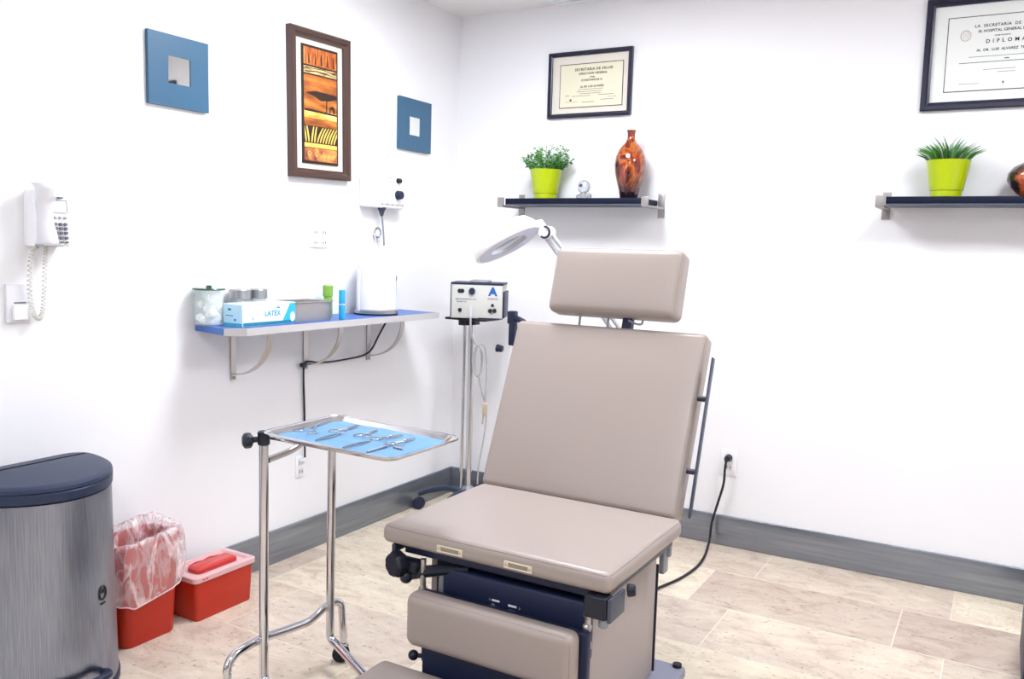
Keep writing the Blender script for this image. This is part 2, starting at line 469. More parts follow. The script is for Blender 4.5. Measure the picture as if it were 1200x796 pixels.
# ceiling lights (recessed troffers)
def troffer(x, y, w, l, label):
    t = thing('ceiling_light', label, 'light', (x, y, H), 'recessed ceiling lights')
    b = BM()
    for (a0, a1, b0, b1) in ((-w/2, w/2, -l/2, -l/2+.03), (-w/2, w/2, l/2-.03, l/2), (-w/2, -w/2+.03, -l/2+.03, l/2-.03), (w/2-.03, w/2, -l/2+.03, l/2-.03)):
        rbox(b, (x+a0, y+b0, H-.014), (x+a1, y+b1, H+.002), .002)
    obj('frame', b, M['light_frame'], t)
    obj('diffuser', one(rbox, (x-w/2+.031, y-l/2+.031, H-.008), (x+w/2-.031, y+l/2-.031, H-.002), 0), M['led'], t)
troffer(1.0, -1.25, .6, .6, 'white recessed ceiling light over the left wall shelf')
troffer(2.85, -1.45, .6, .6, 'white recessed ceiling light to the right of the chair')
troffer(2.0, -3.9, .6, .6, 'white recessed ceiling light over the near end of the room')
# vent whose edge shows at the top of the picture
vt = thing('ceiling_vent', 'pale ceiling vent in the corner above the small diploma', 'vent', (.66, -.12, H))
b = BM()
for (a0, a1, b0, b1) in ((.56, .78, -.045, -.03), (.56, .78, -.25, -.235), (.56, .575, -.235, -.045), (.765, .78, -.235, -.045)): rbox(b, (a0, b0, H-.01), (a1, b1, H+.001), .002)
obj('frame', b, M['light_frame'], vt)
b = BM()
for i in range(9):
    y = -.06-.02*i; rbox(b, (.576, y-.006, H-.008), (.764, y+.004, H-.001), .001)
obj('slat', b, M['light_frame'], vt)

# ------------------------------------------------------------------ wall squares with mirrors
def blue_square(y0, y1, z0, z1, hy0, hy1, hz0, hz1, rot, label):
    cy = (y0+y1)/2; cz = (z0+z1)/2
    t = thing('square_mirror', label, 'mirror', (0, cy, cz), 'blue framed square mirrors')
    mt = Matrix.Translation(V((0, cy, cz))) @ Matrix.Rotation(math.radians(rot), 4, 'X') @ Matrix.Translation(V((0, -cy, -cz)))
    b = BM()
    o = [(y0, z0), (y1, z0), (y1, z1), (y0, z1)]; h = [(hy0, hz0), (hy1, hz0), (hy1, hz1), (hy0, hz1)]
    for (x0, x1) in ((.001, .015),):
        vs = {}
        for nm, ring in (('o', o), ('h', h)):
            for k, (y, z) in enumerate(ring):
                for xx, x in (('a', x0), ('b', x1)):
                    vs[nm, k, xx] = b.verts.new(mt @ V((x, y, z)))
        for k in range(4):
            j = (k+1) % 4
            b.faces.new((vs['o', k, 'b'], vs['o', j, 'b'], vs['h', j, 'b'], vs['h', k, 'b']))
            b.faces.new((vs['o', k, 'a'], vs['h', k, 'a'], vs['h', j, 'a'], vs['o', j, 'a']))
            b.faces.new((vs['o', k, 'a'], vs['o', j, 'a'], vs['o', j, 'b'], vs['o', k, 'b']))
            b.faces.new((vs['h', k, 'a'], vs['h', k, 'b'], vs['h', j, 'b'], vs['h', j, 'a']))
    bmesh.ops.recalc_face_normals(b, faces=b.faces)
    obj('frame', b, M['blue_sq'], t)
    obj('mirror_glass', one(rbox, (.004, hy0, hz0), (.0115, hy1, hz1), 0, mtx=mt), M['mirror'], t)
blue_square(-1.851, -1.606, 1.738, 1.974, -1.774, -1.682, 1.815, 1.905, .4, 'blue square framed mirror high on the left wall above the telephone side')
blue_square(-.511, -.259, 1.744, 1.982, -.432, -.345, 1.815, 1.9, 0, 'blue square framed mirror nearest the room corner, right of the tall artwork')

# ------------------------------------------------------------------ safari artwork
def artwork():
    cy, cz = -1.0375, 1.85; W, Hh = .351, .581
    t = thing('framed_artwork', 'tall bronze framed artwork of an orange savanna sunset with zebra stripes', 'picture', (0, cy, cz))
    mt = LW((0, cy, cz)) @ Matrix.Rotation(math.radians(1.3), 4, 'Z')
    # frame moulding with sloping profile (local x right, y up, z out)
    prof = [(0, .0), (0, .026), (.006, .031), (.02, .031), (.028, .022), (.036, .019), (.038, .0)]
    b = BM(); rings = []
    for (d, z) in prof:
        w, h = W/2-d, Hh/2-d; rings.append([(-w, -h, z), (w, -h, z), (w, h, z), (-w, h, z)])
    loft(b, rings, False, False, True, mt); obj('frame', b, M['art_frame'], t, smooth=20)
    obj('mat_board', one(rbox, (-W/2+.03, -Hh/2+.03, .002), (W/2-.03, Hh/2-.03, .01), 0, mtx=mt), M['cream'], t)
    p = obj('painting', one(rbox, (-.105, -.232, .0095), (.105, .232, .016), .001, mtx=mt), M['art_dark'], t)
    z = .0161
    def band(nm, y0, y1, m): obj(nm, one(rbox, (-.096, y0, z-.001), (.096, y1, z+.001), .0005, mtx=mt), m, p)
    band('upper_panel', .155, .222, M['art_top']); band('streaked_band', .122, .148, M['art_band'])
    band('sunset_sky', -.02, .116, M['art_sky']); band('glowing_horizon', -.052, -.021, M['art_glow'])
    band('ground_strip', -.082, -.053, M['art_sky']); band('zebra_ground', -.148, -.084, M['art_dark'])
    band('gold_strip', -.168, -.151, M['art_gold']); band('lower_panel', -.222, -.17, M['art_low'])
    b = BM(); z2 = z+.0012
    for i in range(11):   # zebra stripes
        x = -.088+i*.0165; lean = -.012 if i < 2 else .012 if i < 4 else .034
        cl_ = lambda v: max(-.0955, min(.0955, v))
        pts = [(x+lean*(s_**1.4), -.147+.062*s_, .0045*(1-.75*abs(s_-.45))) for s_ in (0, .25, .5, .75, 1)]
        L = [(cl_(a-w_), y) for a, y, w_ in pts]; Rr = [(cl_(a+w_)+.0003, y) for a, y, w_ in pts]
        prism(b, L+Rr[::-1], z2-.001, z2+.0006, mt)
    obj_each('zebra_stripe', b, M['art_gold'], p)
    b = BM()              # flat topped tree, hills, grazing shapes and small sun trees
    prism(b, [(-.09, .045), (-.04, .036), (.0, .022), (.05, .026), (.095, .04), (.094, .052), (.03, .055), (-.03, .057)], z2-.001, z2+.0006, mt)
    prism(b, [(.03, -.025), (.036, -.025), (.038, .03), (.033, .03)], z2-.001, z2+.0006, mt)
    prism(b, [(-.095, -.026), (.095, -.03), (.095, -.024), (.02, -.021), (-.06, -.017), (-.095, -.019)], z2-.001, z2+.0008, mt)
    prism(b, [(.05, -.022), (.056, -.022), (.057, -.006), (.072, -.006), (.074, -.022), (.08, -.022), (.082, .002), (.07, .008), (.052, .002)], z2-.001, z2+.0009, mt)
    prism(b, [(-.09, .125), (-.02, .132), (.09, .126), (.09, .1285), (-.02, .136), (-.09, .129)], z2-.001, z2+.0009, mt)
    prism(b, [(-.09, .14), (.01, .144), (.09, .138), (.09, .1405), (.01, .1465), (-.09, .143)], z2-.001, z2+.0009, mt)
    for i in range(5): prism(b, [(-.07+i*.036, .16), (-.063+i*.036, .16), (-.066+i*.036, .205), (-.068+i*.036, .205)], z2-.001, z2+.0006, mt)
    obj('tree_silhouette', b, M['art_dark'], p)
    b = BM()
    for i in range(4):
        for a in range(7):
            th = a*.75+i; rr = .016-.0018*a; cx = -.07+i*.046; cyy = -.196
            prism(b, [(cx+rr*math.cos(th), cyy+rr*math.sin(th)), (cx+(rr-.003)*math.cos(th+.1), cyy+(rr-.003)*math.sin(th+.1)), (cx+(rr-.004)*math.cos(th+.75), cyy+(rr-.004)*math.sin(th+.75)), (cx+(rr-.001)*math.cos(th+.75), cyy+(rr-.001)*math.sin(th+.75))], z2-.001, z2+.0006, mt)
    obj_each('swirl', b, M['art_gold'], p)
artwork()

# ------------------------------------------------------------------ diplomas
def diploma(name, x0, x1, z0, z1, fw, mat_in, paper_m, label, lines, rule, extra=None, depth=.022):
    cx, cz = (x0+x1)/2, (z0+z1)/2; W, Hh = x1-x0, z1-z0
    t = thing(name, label, 'diploma', (cx, 0, cz), 'framed diplomas on the white wall')
    mt = RW((cx, 0, cz)); b = BM(); rings = []
    for (d_, z) in [(0, 0), (0, depth-.003), (.003, depth), (fw*.55, depth), (fw*.75, depth-.006), (fw, depth-.008), (fw, 0)]:
        w, h = W/2-d_, Hh/2-d_; rings.append([(-w, -h, z), (w, -h, z), (w, h, z), (-w, h, z)])
    loft(b, rings, False, False, True, mt); obj('frame', b, M['navy_frame'], t, smooth=20)
    obj('mat_board', one(rbox, (-W/2+fw*.9, -Hh/2+fw*.9, .001), (W/2-fw*.9, Hh/2-fw*.9, .006), 0, mtx=mt), M['paper'] if paper_m == 'paper' else M['cream'], t)
    a0, a1, c0, c1 = [mat_in[0]-cx, mat_in[1]-cx, mat_in[2]-cz, mat_in[3]-cz]
    obj('rule_border', one(rbox, (a0, c0, .005), (a1, c1, .0072), 0, mtx=mt), M['ink_rule'], t)
    pg = obj('certificate', one(rbox, (a0+rule, c0+rule, .006), (a1-rule, c1-rule, .008), 0, mtx=mt), M[paper_m], t)
    b = BM(); mx_ = (a0+a1)/2; wi = a1-a0; hi = c1-c0
    for (s, fy, sz, fx, sp) in lines:
        text_bm(b, s, sz, mt @ Matrix.Translation(V((a0+wi*fx, c1-hi*fy, .0082))), spacing=sp)
    for (f0, f1, fy, th) in (extra or []):
        rbox(b, (a0+wi*f0, c1-hi*fy-th/2, .0075), (a0+wi*f1, c1-hi*fy+th/2, .0084), 0, mtx=mt)
    obj('lettering', b, M['dark_text'], pg)
    return t, pg, mt
diploma('diploma', .520, .946, 1.922, 2.225, .019, (.578, .902, 1.967, 2.169), 'parch',
        'smaller dark framed diploma on parchment above the shelf with the red vase',
        [('SECRETARIA DE SALUD', .14, .0165, .54, 1.15), ('DIRECCION GENERAL', .235, .0135, .53, 1.1), ('otorga', .31, .009, .52, 1),
         ('CONSTANCIA A', .385, .0135, .51, 1.1), ('AL DR. LUIS ALVAREZ', .53, .0125, .52, 1.)],
        .0035, [(.3, .7, .59, .0016), (.28, .68, .64, .0016), (.32, .66, .685, .0016), (.1, .16, .72, .002), (.2, .5, .735, .0016), (.62, .86, .73, .0018), (.1, .3, .86, .0012), (.17, .2, .82, .009), (.36, .56, .88, .0018), (.66, .86, .84, .0018), (.78, .9, .79, .0014)])
dp, pg, mt2 = diploma('diploma', 2.150, 2.69, 1.872, 2.288, .030, (2.226, 2.618, 1.938, 2.214), 'paper',
        'larger dark framed white diploma cut off at the upper right edge',
        [('LA  SECRETARIA  DE  SALUD', .14, .0145, .5, 1.15), ('EL HOSPITAL GENERAL DE MEXICO', .21, .0135, .54, 1.0), ('otorga el presente', .275, .007, .47, 1),
         ('D I P L O M A', .35, .019, .50, 1.15), ('AL  DR.  LUIS  ALVAREZ  TREJO', .46, .013, .49, 1.0)],
        .003, [(.2, .8, .545, .0014), (.12, .86, .62, .002), (.33, .6, .72, .0012), (.45, .6, .76, .0012), (.13, .3, .9, .0012), (.5, .512, .9, .008), (.5, .54, .585, .003)])
b = BM(); a0 = -.194
tube(b, [mt2 @ V((a0+.063+.017*math.cos(2*PI*i/28), .138-.074+.019*math.sin(2*PI*i/28), .0082)) for i in range(28)], .0014, 6, True)
tube(b, [mt2 @ V((a0+.063+.012*math.cos(2*PI*i/20), .138-.074+.014*math.sin(2*PI*i/20), .0082)) for i in range(20)], .0007, 5, True)
for k in range(3): rbox(b, (a0+.056+.006*k, .138-.082, .0078), (a0+.058+.006*k, .138-.066, .0086), 0, mtx=mt2)
obj('seal', b, mat('grey_seal', '#B9B2AC', .7), pg)

# ------------------------------------------------------------------ wall shelves on the back wall
def wall_shelf(x0, x1, label, bracket_x, zt=1.533):
    t = thing('wall_shelf', label, 'shelf', ((x0+x1)/2, 0, zt-.03), 'dark floating shelves')
    b = BM(); rbox(b, (x0, -.2, zt-.026), (x1, -.002, zt), .002); obj('board', b, M['shelf_dark'], t)
    b = BM(); rbox(b, (x0, -.199, zt-.031), (x1, -.004, zt-.0262), .001); obj('lower_edge', b, M['shelf_edge'], t)
    for bx in bracket_x:
        k = BM(); w = .016
        rbox(k, (bx-w, -.006, zt-.078), (bx+w, 0, zt+.03), .0015)               # plate on the wall
        rbox(k, (bx-w, -.212, zt-.0405), (bx+w, -.002, zt-.0315), .0015)          # arm below
        rbox(k, (bx-w, -.213, zt-.040), (bx+w, -.204, zt+.004), .0015)            # front lip
        br = obj('bracket', k, M['bracket'], t)
        s = BM()
        cyl(s, (bx, -.0055, zt-.062), (bx, -.009, zt-.062), .005, n=12); cyl(s, (bx, -.0055, zt+.016), (bx, -.009, zt+.016), .005, n=12)
        obj_each('screw', s, M['grey_metal'], br)
wall_shelf(.408, 1.092, 'dark floating shelf left of the chair headrest holding the lime pot and red vase', (.388, 1.112))
wall_shelf(2.074, 2.9, 'dark floating shelf at the right edge under the large diploma', (2.054, 2.92))

def pot_plant(cx, cy, z0, kind, label):
    t = thing('potted_plant', label, 'plant', (cx, cy, z0), 'small plants in lime pots')
    b = BM(); h = .137; R0 = .053; R1 = .078
    lathe(b, [(R0-.004, 0), (R0, .003), (R0+.002, .024), (R0+.005, .026), (R1-.003, h-.006), (R1, h), (R1-.004, h+.001), (R1-.007, h-.01), (R1-.012, h-.03)], (cx, cy, z0), 36)
    obj('pot', b, M['lime'], t)
    obj('soil', one(lathe, [(R1-.011, h-.022), (.03, h-.016), (.001, h-.014)], (cx, cy, z0), 24), M['soil'], t)
    b = BM(); rnd = random.Random(3 if kind == 'bush' else 8)
    def leaf(p, d, L, w, mi):
        d = d.normalized(); s = d.cross(V((rnd.uniform(-1, 1), rnd.uniform(-1, 1), rnd.uniform(-.2, 1)))).normalized()*w/2; n = s.cross(d).normalized()
        p1 = p+d*L*.5+n*L*.08; p2 = p+d*L-n*L*.08
        va = [b.verts.new(q) for q in (p, p1-s, p1+n*w*.12, p1+s, p2)]
        for f in ((va[0], va[1], va[2]), (va[0], va[2], va[3]), (va[1], va[4], va[2]), (va[2], va[4], va[3])):
            f = b.faces.new(f); f.material_index = mi
    base = V((cx, cy, z0+h-.012))
    if kind == 'bush':
        for i in range(95):
            a = rnd.uniform(0, 2*PI); rr = rnd.random()**.5
            d_ = V((math.cos(a)*rr*1.15, math.sin(a)*rr*.8, rnd.uniform(.55, 1.0)))
            L = rnd.uniform(.06, .118)*(1.3-.5*rr); st = base+V((math.cos(a)*rr*.05, math.sin(a)*rr*.05, 0)); end = st+d_.normalized()*L
            end.y = min(end.y, -.012)
            tube(b, [st, (st+end)/2+V((0, 0, .004)), end], .0011, 4)
            for k in range(9):
                q = st.lerp(end, .25+.75*k/8); aa = rnd.uniform(0, 2*PI)
                leaf(q, V((math.cos(aa), math.sin(aa)*.7, rnd.uniform(-.1, .8))), rnd.uniform(.013, .024), .009, 1 if rnd.random() < .4 else 0)
            if rnd.random() < .16: leaf(end, V((rnd.uniform(-.5, .5), -.3, 1)), .012, .009, 2)
    else:
        for i in range(230):
            a = rnd.uniform(0, 2*PI); rr = rnd.random()**.6; st = base+V((math.cos(a)*rr*.058, math.sin(a)*rr*.058, 0))
            lean = rr*1.0
            d_ = V((math.cos(a)*lean, math.sin(a)*lean*.8, 1)).normalized(); L = rnd.uniform(.06, .115)*(1.05-.25*rr)
            mid = st+d_*L*.55; tip = mid+(d_+V((math.cos(a)*.6, math.sin(a)*.4, -.25*rr))).normalized()*L*.5
            tip.y = min(tip.y, -.012); mid.y = min(mid.y, -.012)
            s = d_.cross(V((math.cos(a+1), math.sin(a+1), .3))).normalized()*.0035
            va = [b.verts.new(q) for q in (st-s*.6, st+s*.6, mid+s, tip, mid-s)]
            f = b.faces.new(va); f.material_index = 1 if rnd.random() < .35 else 2 if rnd.random() < .16 else 0
    for f in b.faces: f.smooth = True
    obj('foliage', b, [M['leaf'], M['leaf_dark'], M['leaf_tip']], t)
pot_plant(.568, -.1, 1.534, 'bush', 'bushy green plant in a lime pot on the shelf beside the red vase')
pot_plant(2.270, -.1, 1.534, 'grass', 'grassy plant in a lime pot on the right shelf below the large diploma')

# red vase
b = BM(); hv = .303
prof = [(.036, 0), (.039, .003), (.044, .03), (.055, .07), (.066, .115), (.070, .15), (.066, .185), (.054, .215), (.038, .236), (.026, .248), (.019, .262), (.0165, .28), (.018, .294), (.022, hv), (.019, hv), (.014, hv-.02), (.014, hv-.045)]
lathe(b, prof, (.992, -.1, 1.534), 48, ripple=lambda a, z: .022*math.cos(12*a)*max(0, 1-z/.17) if z > .002 else 0)
tag(obj('vase', b, M['vase'], loc=(.992, -.1, 1.534)), 'tall mottled red and amber glass vase with a thin neck on the shelf', 'vase')
# dark vase at the frame edge
b = BM()
lathe(b, [(.03, 0), (.05, .01), (.075, .035), (.088, .06), (.086, .085), (.07, .108), (.045, .122), (.03, .13), (.027, .138), (.03, .142), (.024, .142), (.02, .12)], (2.552, -.1, 1.534), 40)
tag(obj('vase', b, M['vase2'], loc=(2.552, -.1, 1.534)), 'squat dark vase with orange patches at the right edge of the shelf', 'vase')
# glass figurine
t = thing('glass_figurine', 'small clear glass figurine with a round head on the shelf', 'figurine', (.77, -.1, 1.534))
b = BM(); sphere(b, (.768, -.1, 1.534+.057), .031, 20, (1, .7, 1)); obj('head', b, M['flame'], t)
b = BM(); lathe(b, [(.022, 0), (.026, .004), (.024, .016), (.014, .028), (.012, .034)], (.768, -.1, 1.534), 20); obj('body', b, M['flame'], t)
b = BM(); sphere(b, (.795, -.105, 1.534+.0145), .0145, 14); sphere(b, (.745, -.105, 1.534+.0115), .0115, 14); obj_each('foot', b, M['flame'], t)
b = BM(); sphere(b, (.762, -.122, 1.534+.062), .008, 12); obj('eye', b, mat('dark_blue_glass', '#4A4E78', .1), t)

# ------------------------------------------------------------------ outlets, plates
def plate(b, mt, w, h, th=.006): rbox(b, (-w/2, -h/2, 0), (w/2, h/2, th), .002, mtx=mt)
def outlet(mt, label, w, h, gangs, loc):
    t = thing('wall_outlet', label, 'outlet', loc)
    obj('cover_plate', one(plate, mt, w, h), M['white_plastic'], t)
    b = BM()
    for g in gangs:
        for s in (-1, 1):
            rbox(b, (g-.015, s*.021-.0145, .0055), (g+.015, s*.021+.0145, .008), .004, mtx=mt)
    sk = obj('socket', b, M['off_white'], t)
    b = BM()
    for g in gangs:
        for s in (-1, 1):
            for e in (-1, 1): rbox(b, (g+e*.007-.0022, s*.021-.005, .0075), (g+e*.007+.0022, s*.021+.006, .0085), 0, mtx=mt)
    obj_each('slot', b, M['grey_text'], sk)
outlet(RW((1.483, 0, .38)), 'white wall outlet on the back wall with the black plug', .072, .116, (0,), (1.483, 0, .38))
outlet(LW((0, -1.026, 1.319)), 'white double wall outlet under the tall artwork', .108, .082, (-.025, .025), (0, -1.026, 1.319))
outlet(LW((0, -1.134, .37)), 'white wall outlet low on the left wall behind the instrument stand', .052, .09, (0,), (0, -1.134, .37))
# chair power cord
t = thing('power_cord', 'black power cord from the back wall outlet to the chair base', 'cord', (1.483, -.02, .4))
b = BM(); cyl(b, (1.483, -.008, .402), (1.483, -.04, .402), .017, .013, 20, .002); cyl(b, (1.483, -.038, .402), (1.483, -.052, .395), .01, .007, 14); obj('plug', b, M['black'], t)
b = BM()
tube(b, smooth_path([(1.483, -.045, .398), (1.482, -.058, .36), (1.477, -.05, .29), (1.455, -.045, .2), (1.435, -.05, .11), (1.432, -.06, .04), (1.438, -.11, .008), (1.462, -.25, .006), (1.468, -.38, .006), (1.45, -.53, .006), (1.41, -.69, .006), (1.40, -.9, .006), (1.43, -1.1, .02), (1.45, -1.278, .045)], 8), .0055, 8)
obj('cable', b, M['cable'], t)

# ------------------------------------------------------------------ left wall: thermostat-like plate, phone
t = thing('wall_jack', 'white wall plate with a slotted cover under the telephone', 'plate', (0, -2.3, 1.095))
mt = LW((0, -2.3, 1.095)); obj('cover_plate', one(plate, mt, .066, .113, .012), M['off_white'], t)
b = BM(); rbox(b, (-.012, .0, .0115), (.024, .004, .0135), 0, mtx=mt); obj_each('slot', b, M['grey_text'], t)
b = BM(); rbox(b, (-.018, -.048, .0115), (.026, -.004, .022), .003, mtx=mt); obj('raised_cover', b, M['white_plastic'], t)

def phone():
    t = thing('wall_telephone', 'white wall telephone with handset and coiled cord', 'telephone', (0, -2.21, 1.26))
    b = BM()
    # body: wedge
    x0 = .001
    ring = lambda z, d, y0, y1: [(x0, y0, z), (d-.006, y0, z), (d, y0+.006, z), (d, y1-.006, z), (d-.006, y1, z), (x0, y1, z)]
    loft(b, [ring(1.262, .058, -2.268, -2.168), ring(1.268, .064, -2.27, -2.166), ring(1.36, .058, -2.27, -2.164), ring(1.41, .05, -2.268, -2.163), ring(1.425, .04, -2.262, -2.166)])
    body = obj('body', b, M['white_plastic'], t)
    # handset: long curved shape on the left part
    b = BM(); pts = [(.072, 1.262), (.088, 1.275), (.09, 1.30), (.082, 1.33), (.080, 1.36), (.082, 1.385), (.09, 1.405), (.086, 1.43), (.07, 1.444)]
    rings = []
    for i, (x, z) in enumerate(smooth_path([(p_[0], p_[1], 0) for p_ in pts], 4)[0:] and [(q.x, q.y) for q in smooth_path([(p_[0], p_[1], 0) for p_ in pts], 4)]):
        s = abs(z-1.353)/.09; wd = .024+.005*min(1, s**2); th = .014+.010*min(1, s**3)
        rings.append([(x-.03+a*th, -2.242+c*wd, z) for (a, c) in ((.0, -1), (1, -1), (1.9, -.6), (2.2, 0), (1.9, .6), (1, 1), (0, 1))])
    loft(b, rings); hs = obj('handset', b, M['off_white'], t, smooth=50)
    b = BM(); rbox(b, (.055, -2.272, 1.262), (.1, -2.212, 1.269), .002); obj('lower_lip', b, M['grey_cord'], hs)
    # keypad plane slightly tilted: local frame on the body's front
    mt = frame((.0665, -2.1965, 1.315), (0, 1, 0), (-.11, 0, 1))
    b = BM()
    rows = [(-.040, .0074), (-.027, .008), (-.013, .008), (.0, .008), (.013, .008)]
    for rr, (yy, rad) in enumerate(rows):
        for c in range(3):
            bb = BM(); 
            m0 = mt @ Matrix.Translation(V((-.0165+.0155*c, yy, -.004)))
            lathe(bb, [(rad*.9, 0), (rad*.82, .006), (rad*.4, .0068)], n=12, mtx=m0 @ Matrix.Diagonal((.78, .72 if rr else .5, 1, 1)))
            obj('button', bb, M['grey_text'], body)
    for c in range(3): obj('function_key', one(rbox, (-.0205+.0155*c, .028, -.004), (-.0125+.0155*c, .036, .003), .002, mtx=mt), M['grey_cord'], body)
    sc_ = obj('index_window', one(rbox, (-.021, .046, -.008), (.022, .082, .0015), .002, mtx=mt), mat('index_card', '#DADAE2', .3), body)
    b = BM()
    for (a0, a1, b0, b1) in ((-.021, .022, .0815, .0835), (.021, .0225, .047, .082), (-.0225, -.021, .047, .082)): rbox(b, (a0, b0, -.006), (a1, b1, .0022), 0, mtx=mt)
    obj('window_border', b, M['grey_text'], sc_)
    b = BM(); rbox(b, (-.021, .09, -.012), (.014, .0935, .0008), 0, mtx=mt); obj('maker_mark', b, M['grey_text'], body)
    # coiled cord : U from handset bottom down and back up
    path = smooth_path([(.06, -2.268, 1.262), (.04, -2.274, 1.235), (.03, -2.276, 1.15), (.028, -2.268, 1.075), (.028, -2.252, 1.05), (.028, -2.238, 1.066), (.03, -2.232, 1.13), (.032, -2.228, 1.21), (.035, -2.225, 1.262)], 24)
    b = BM(); hel = []; n = len(path); turns = 52
    for i in range(n*4):
        tt = i/(n*4-1)*(n-1); k = int(min(tt, n-2)); q = path[k].lerp(path[k+1], tt-k); T_ = (path[min(k+1, n-1)]-path[k]).normalized()
        u = T_.cross(V((1, 0, 0))); u = u.normalized() if u.length > 1e-4 else V((0, 1, 0)); w = T_.cross(u)
        a = turns*2*PI*i/(n*4-1); hel.append(q+u*math.cos(a)*.0058+w*math.sin(a)*.0058)
    tube(b, hel, .0017, 4); obj('coiled_cord', b, M['coil_white'], t)
phone()

# ------------------------------------------------------------------ white wall device (transformer) with knobs
t = thing('wall_transformer', 'white wall box with dark knobs and a hanging cord beside the artwork', 'device', (0, -.645, 1.46))
b = BM(); rbox(b, (.001, -.775, 1.462), (.06, -.52, 1.605), .01, 3); body = obj('housing', b, M['white_plastic'], t)
b = BM(); rbox(b, (.058, -.69, 1.476), (.062, -.53, 1.480), 0); obj('top_mark', one(rbox, (.058, -.67, 1.596), (.0615, -.61, 1.599), 0), M['grey_cord'], body)
for k in range(5): rbox(b, (.0595, -.69+.037*k, 1.474), (.0625, -.684+.037*k, 1.484), 0)
obj('marking', b, M['grey_cord'], body)
b = BM(); cyl(b, (.059, -.575, 1.588), (.078, -.575, 1.588), .0125, .011, 16, .001); obj('small_knob', b, M['black'], t)
b = BM(); cyl(b, (.059, -.575, 1.524), (.085, -.575, 1.524), .021, .018, 20, .002); obj('dial_knob', b, M['navy'], t)
b = BM(); lathe(b, [(.019, 0), (.019, .006), (.013, .016), (.007, .036), (.004, .04)], n=16, mtx=axis_mtx((.04, -.663, 1.464), (0, .02, -1))); obj('cord_plug', b, M['navy_gloss'], t)
b = BM(); tube(b, smooth_path([(.04, -.662, 1.43), (.04, -.655, 1.39), (.038, -.645, 1.34), (.034, -.635, 1.295)], 6), .004, 8); obj('cord', b, M['grey_metal'], t)
t = thing('hook_ring', 'small round chrome instrument hook on the wall below the white wall box', 'hook', (0, -.66, 1.34))
b = BM(); tube(b, [(.016, -.66+.021*math.cos(a), 1.353+.021*math.sin(a)) for a in [2*PI*i/28 for i in range(28)]], .0045, 8, True); obj('ring', b, M['chrome'], t)
b = BM(); cyl(b, (.0, -.66, 1.353), (.012, -.66, 1.353), .018, n=20)
obj('mount', b, M['white_plastic'], t)
b = BM()
for s in (-1, 1): tube(b, [(.014, -.66+s*.012, 1.336), (.014, -.66+s*.013, 1.306)], .0035, 8)
obj_each('prong', b, M['chrome'], t)

# ------------------------------------------------------------------ left wall shelf
t = thing('counter_shelf', 'blue topped wall shelf with metal edge and curved brackets on the left wall', 'shelf', (0, -1.08, .972))
poly = [(.002, -1.662), (.196, -1.708), (.246, -1.655), (.246, -.5), (.002, -.47)]
b = BM(); prism(b, poly, .973, .996); obj('board', b, M['blue_lam'], t)
b = BM(); ribbon(b, [(.1985, -1.7085, .984), (.2485, -1.654, .984), (.2485, -.5, .984)], (0, 0, .026), .004); obj('edge_strip', b, M['shelf_metal'], t)
for y in (-1.49, -1.105, -.70):
    k = BM(); ribbon(k, [(.004, y, .972), (.004, y, .775)], (0, .026, 0), .004)
    ribbon(k, [(.002, y, .9705), (.2, y, .9705)], (0, .026, 0), .004)
    arc = [(.004+.19*math.sin(a)**1.0, y, .962-.165*math.cos(a)) for a in [PI/2*i/12 for i in range(13)]]
    ribbon(k, [(.004, y, .797)]+arc[1:], (0, .026, 0), .004)
    br = obj('bracket', k, M['dull_steel'], t)
    s = BM(); cyl(s, (.005, y, .784), (.01, y, .784), .005, n=10); obj_each('screw', s, M['grey_metal'], br)
ZS = .9965
# big glass jar with green rim
t = thing('glass_jar', 'large clear glass jar with green rimmed lid at the left end of the blue shelf', 'jar', (.062, -1.652, ZS))
b = BM(); R_ = .05
lathe(b, [(R_-.004, 0), (R_, .004), (R_, .105), (R_-.006, .116), (R_-.004, .124), (R_-.008, .124), (R_-.009, .115), (R_-.004, .104), (R_-.004, .006), (.001, .006)], (.062, -1.652, ZS), 36, cap0=True, cap1=False); obj('jar_body', b, M['glass'], t)
b = BM(); lathe(b, [(R_+.005, .1245), (R_+.006, .127), (R_+.004, .1305), (.01, .132), (.009, .14), (.001, .141)], (.062, -1.652, ZS), 36); obj('lid', b, M['green_glass'], t)
b = BM(); rnd = random.Random(5)
for i in range(26):
    a = rnd.uniform(0, 2*PI); r_ = rnd.uniform(0, .034); sphere(b, (.062+r_*math.cos(a), -1.652+r_*math.sin(a), ZS+.02+rnd.random()*.068), .0135, 8)
o = obj('cotton_filling', b, M['cotton'], t); o['kind'] = 'stuff'
for (y, r, lab) in ((-1.497, .039, 'left metal lidded glass jar behind the glove box'), (-1.408, .033, 'right metal lidded glass jar behind the glove box')):
    t = thing('lidded_jar', lab, 'jar', (.048, y, ZS), 'metal lidded jars')
    b = BM(); lathe(b, [(r-.003, 0), (r, .003), (r, .076), (r-.005, .086), (r-.008, .086), (r-.003, .076), (r-.003, .005), (.001, .005)], (.048, y, ZS), 28, cap1=False); obj('jar_body', b, M['glass'], t)
    b = BM(); lathe(b, [(r-.008, .005), (r-.0045, .007), (r-.0045, .06), (.01, .07), (.001, .07)], (.048, y, ZS), 20); o = obj('cotton_filling', b, M['cotton'], t)
    b = BM(); lathe(b, [(r-.001, .0865), (r+.001, .088), (r+.001, .118), (r-.002, .122), (.006, .124), (.001, .124)], (.048, y, ZS), 28); obj('lid', b, M['steel'], t)
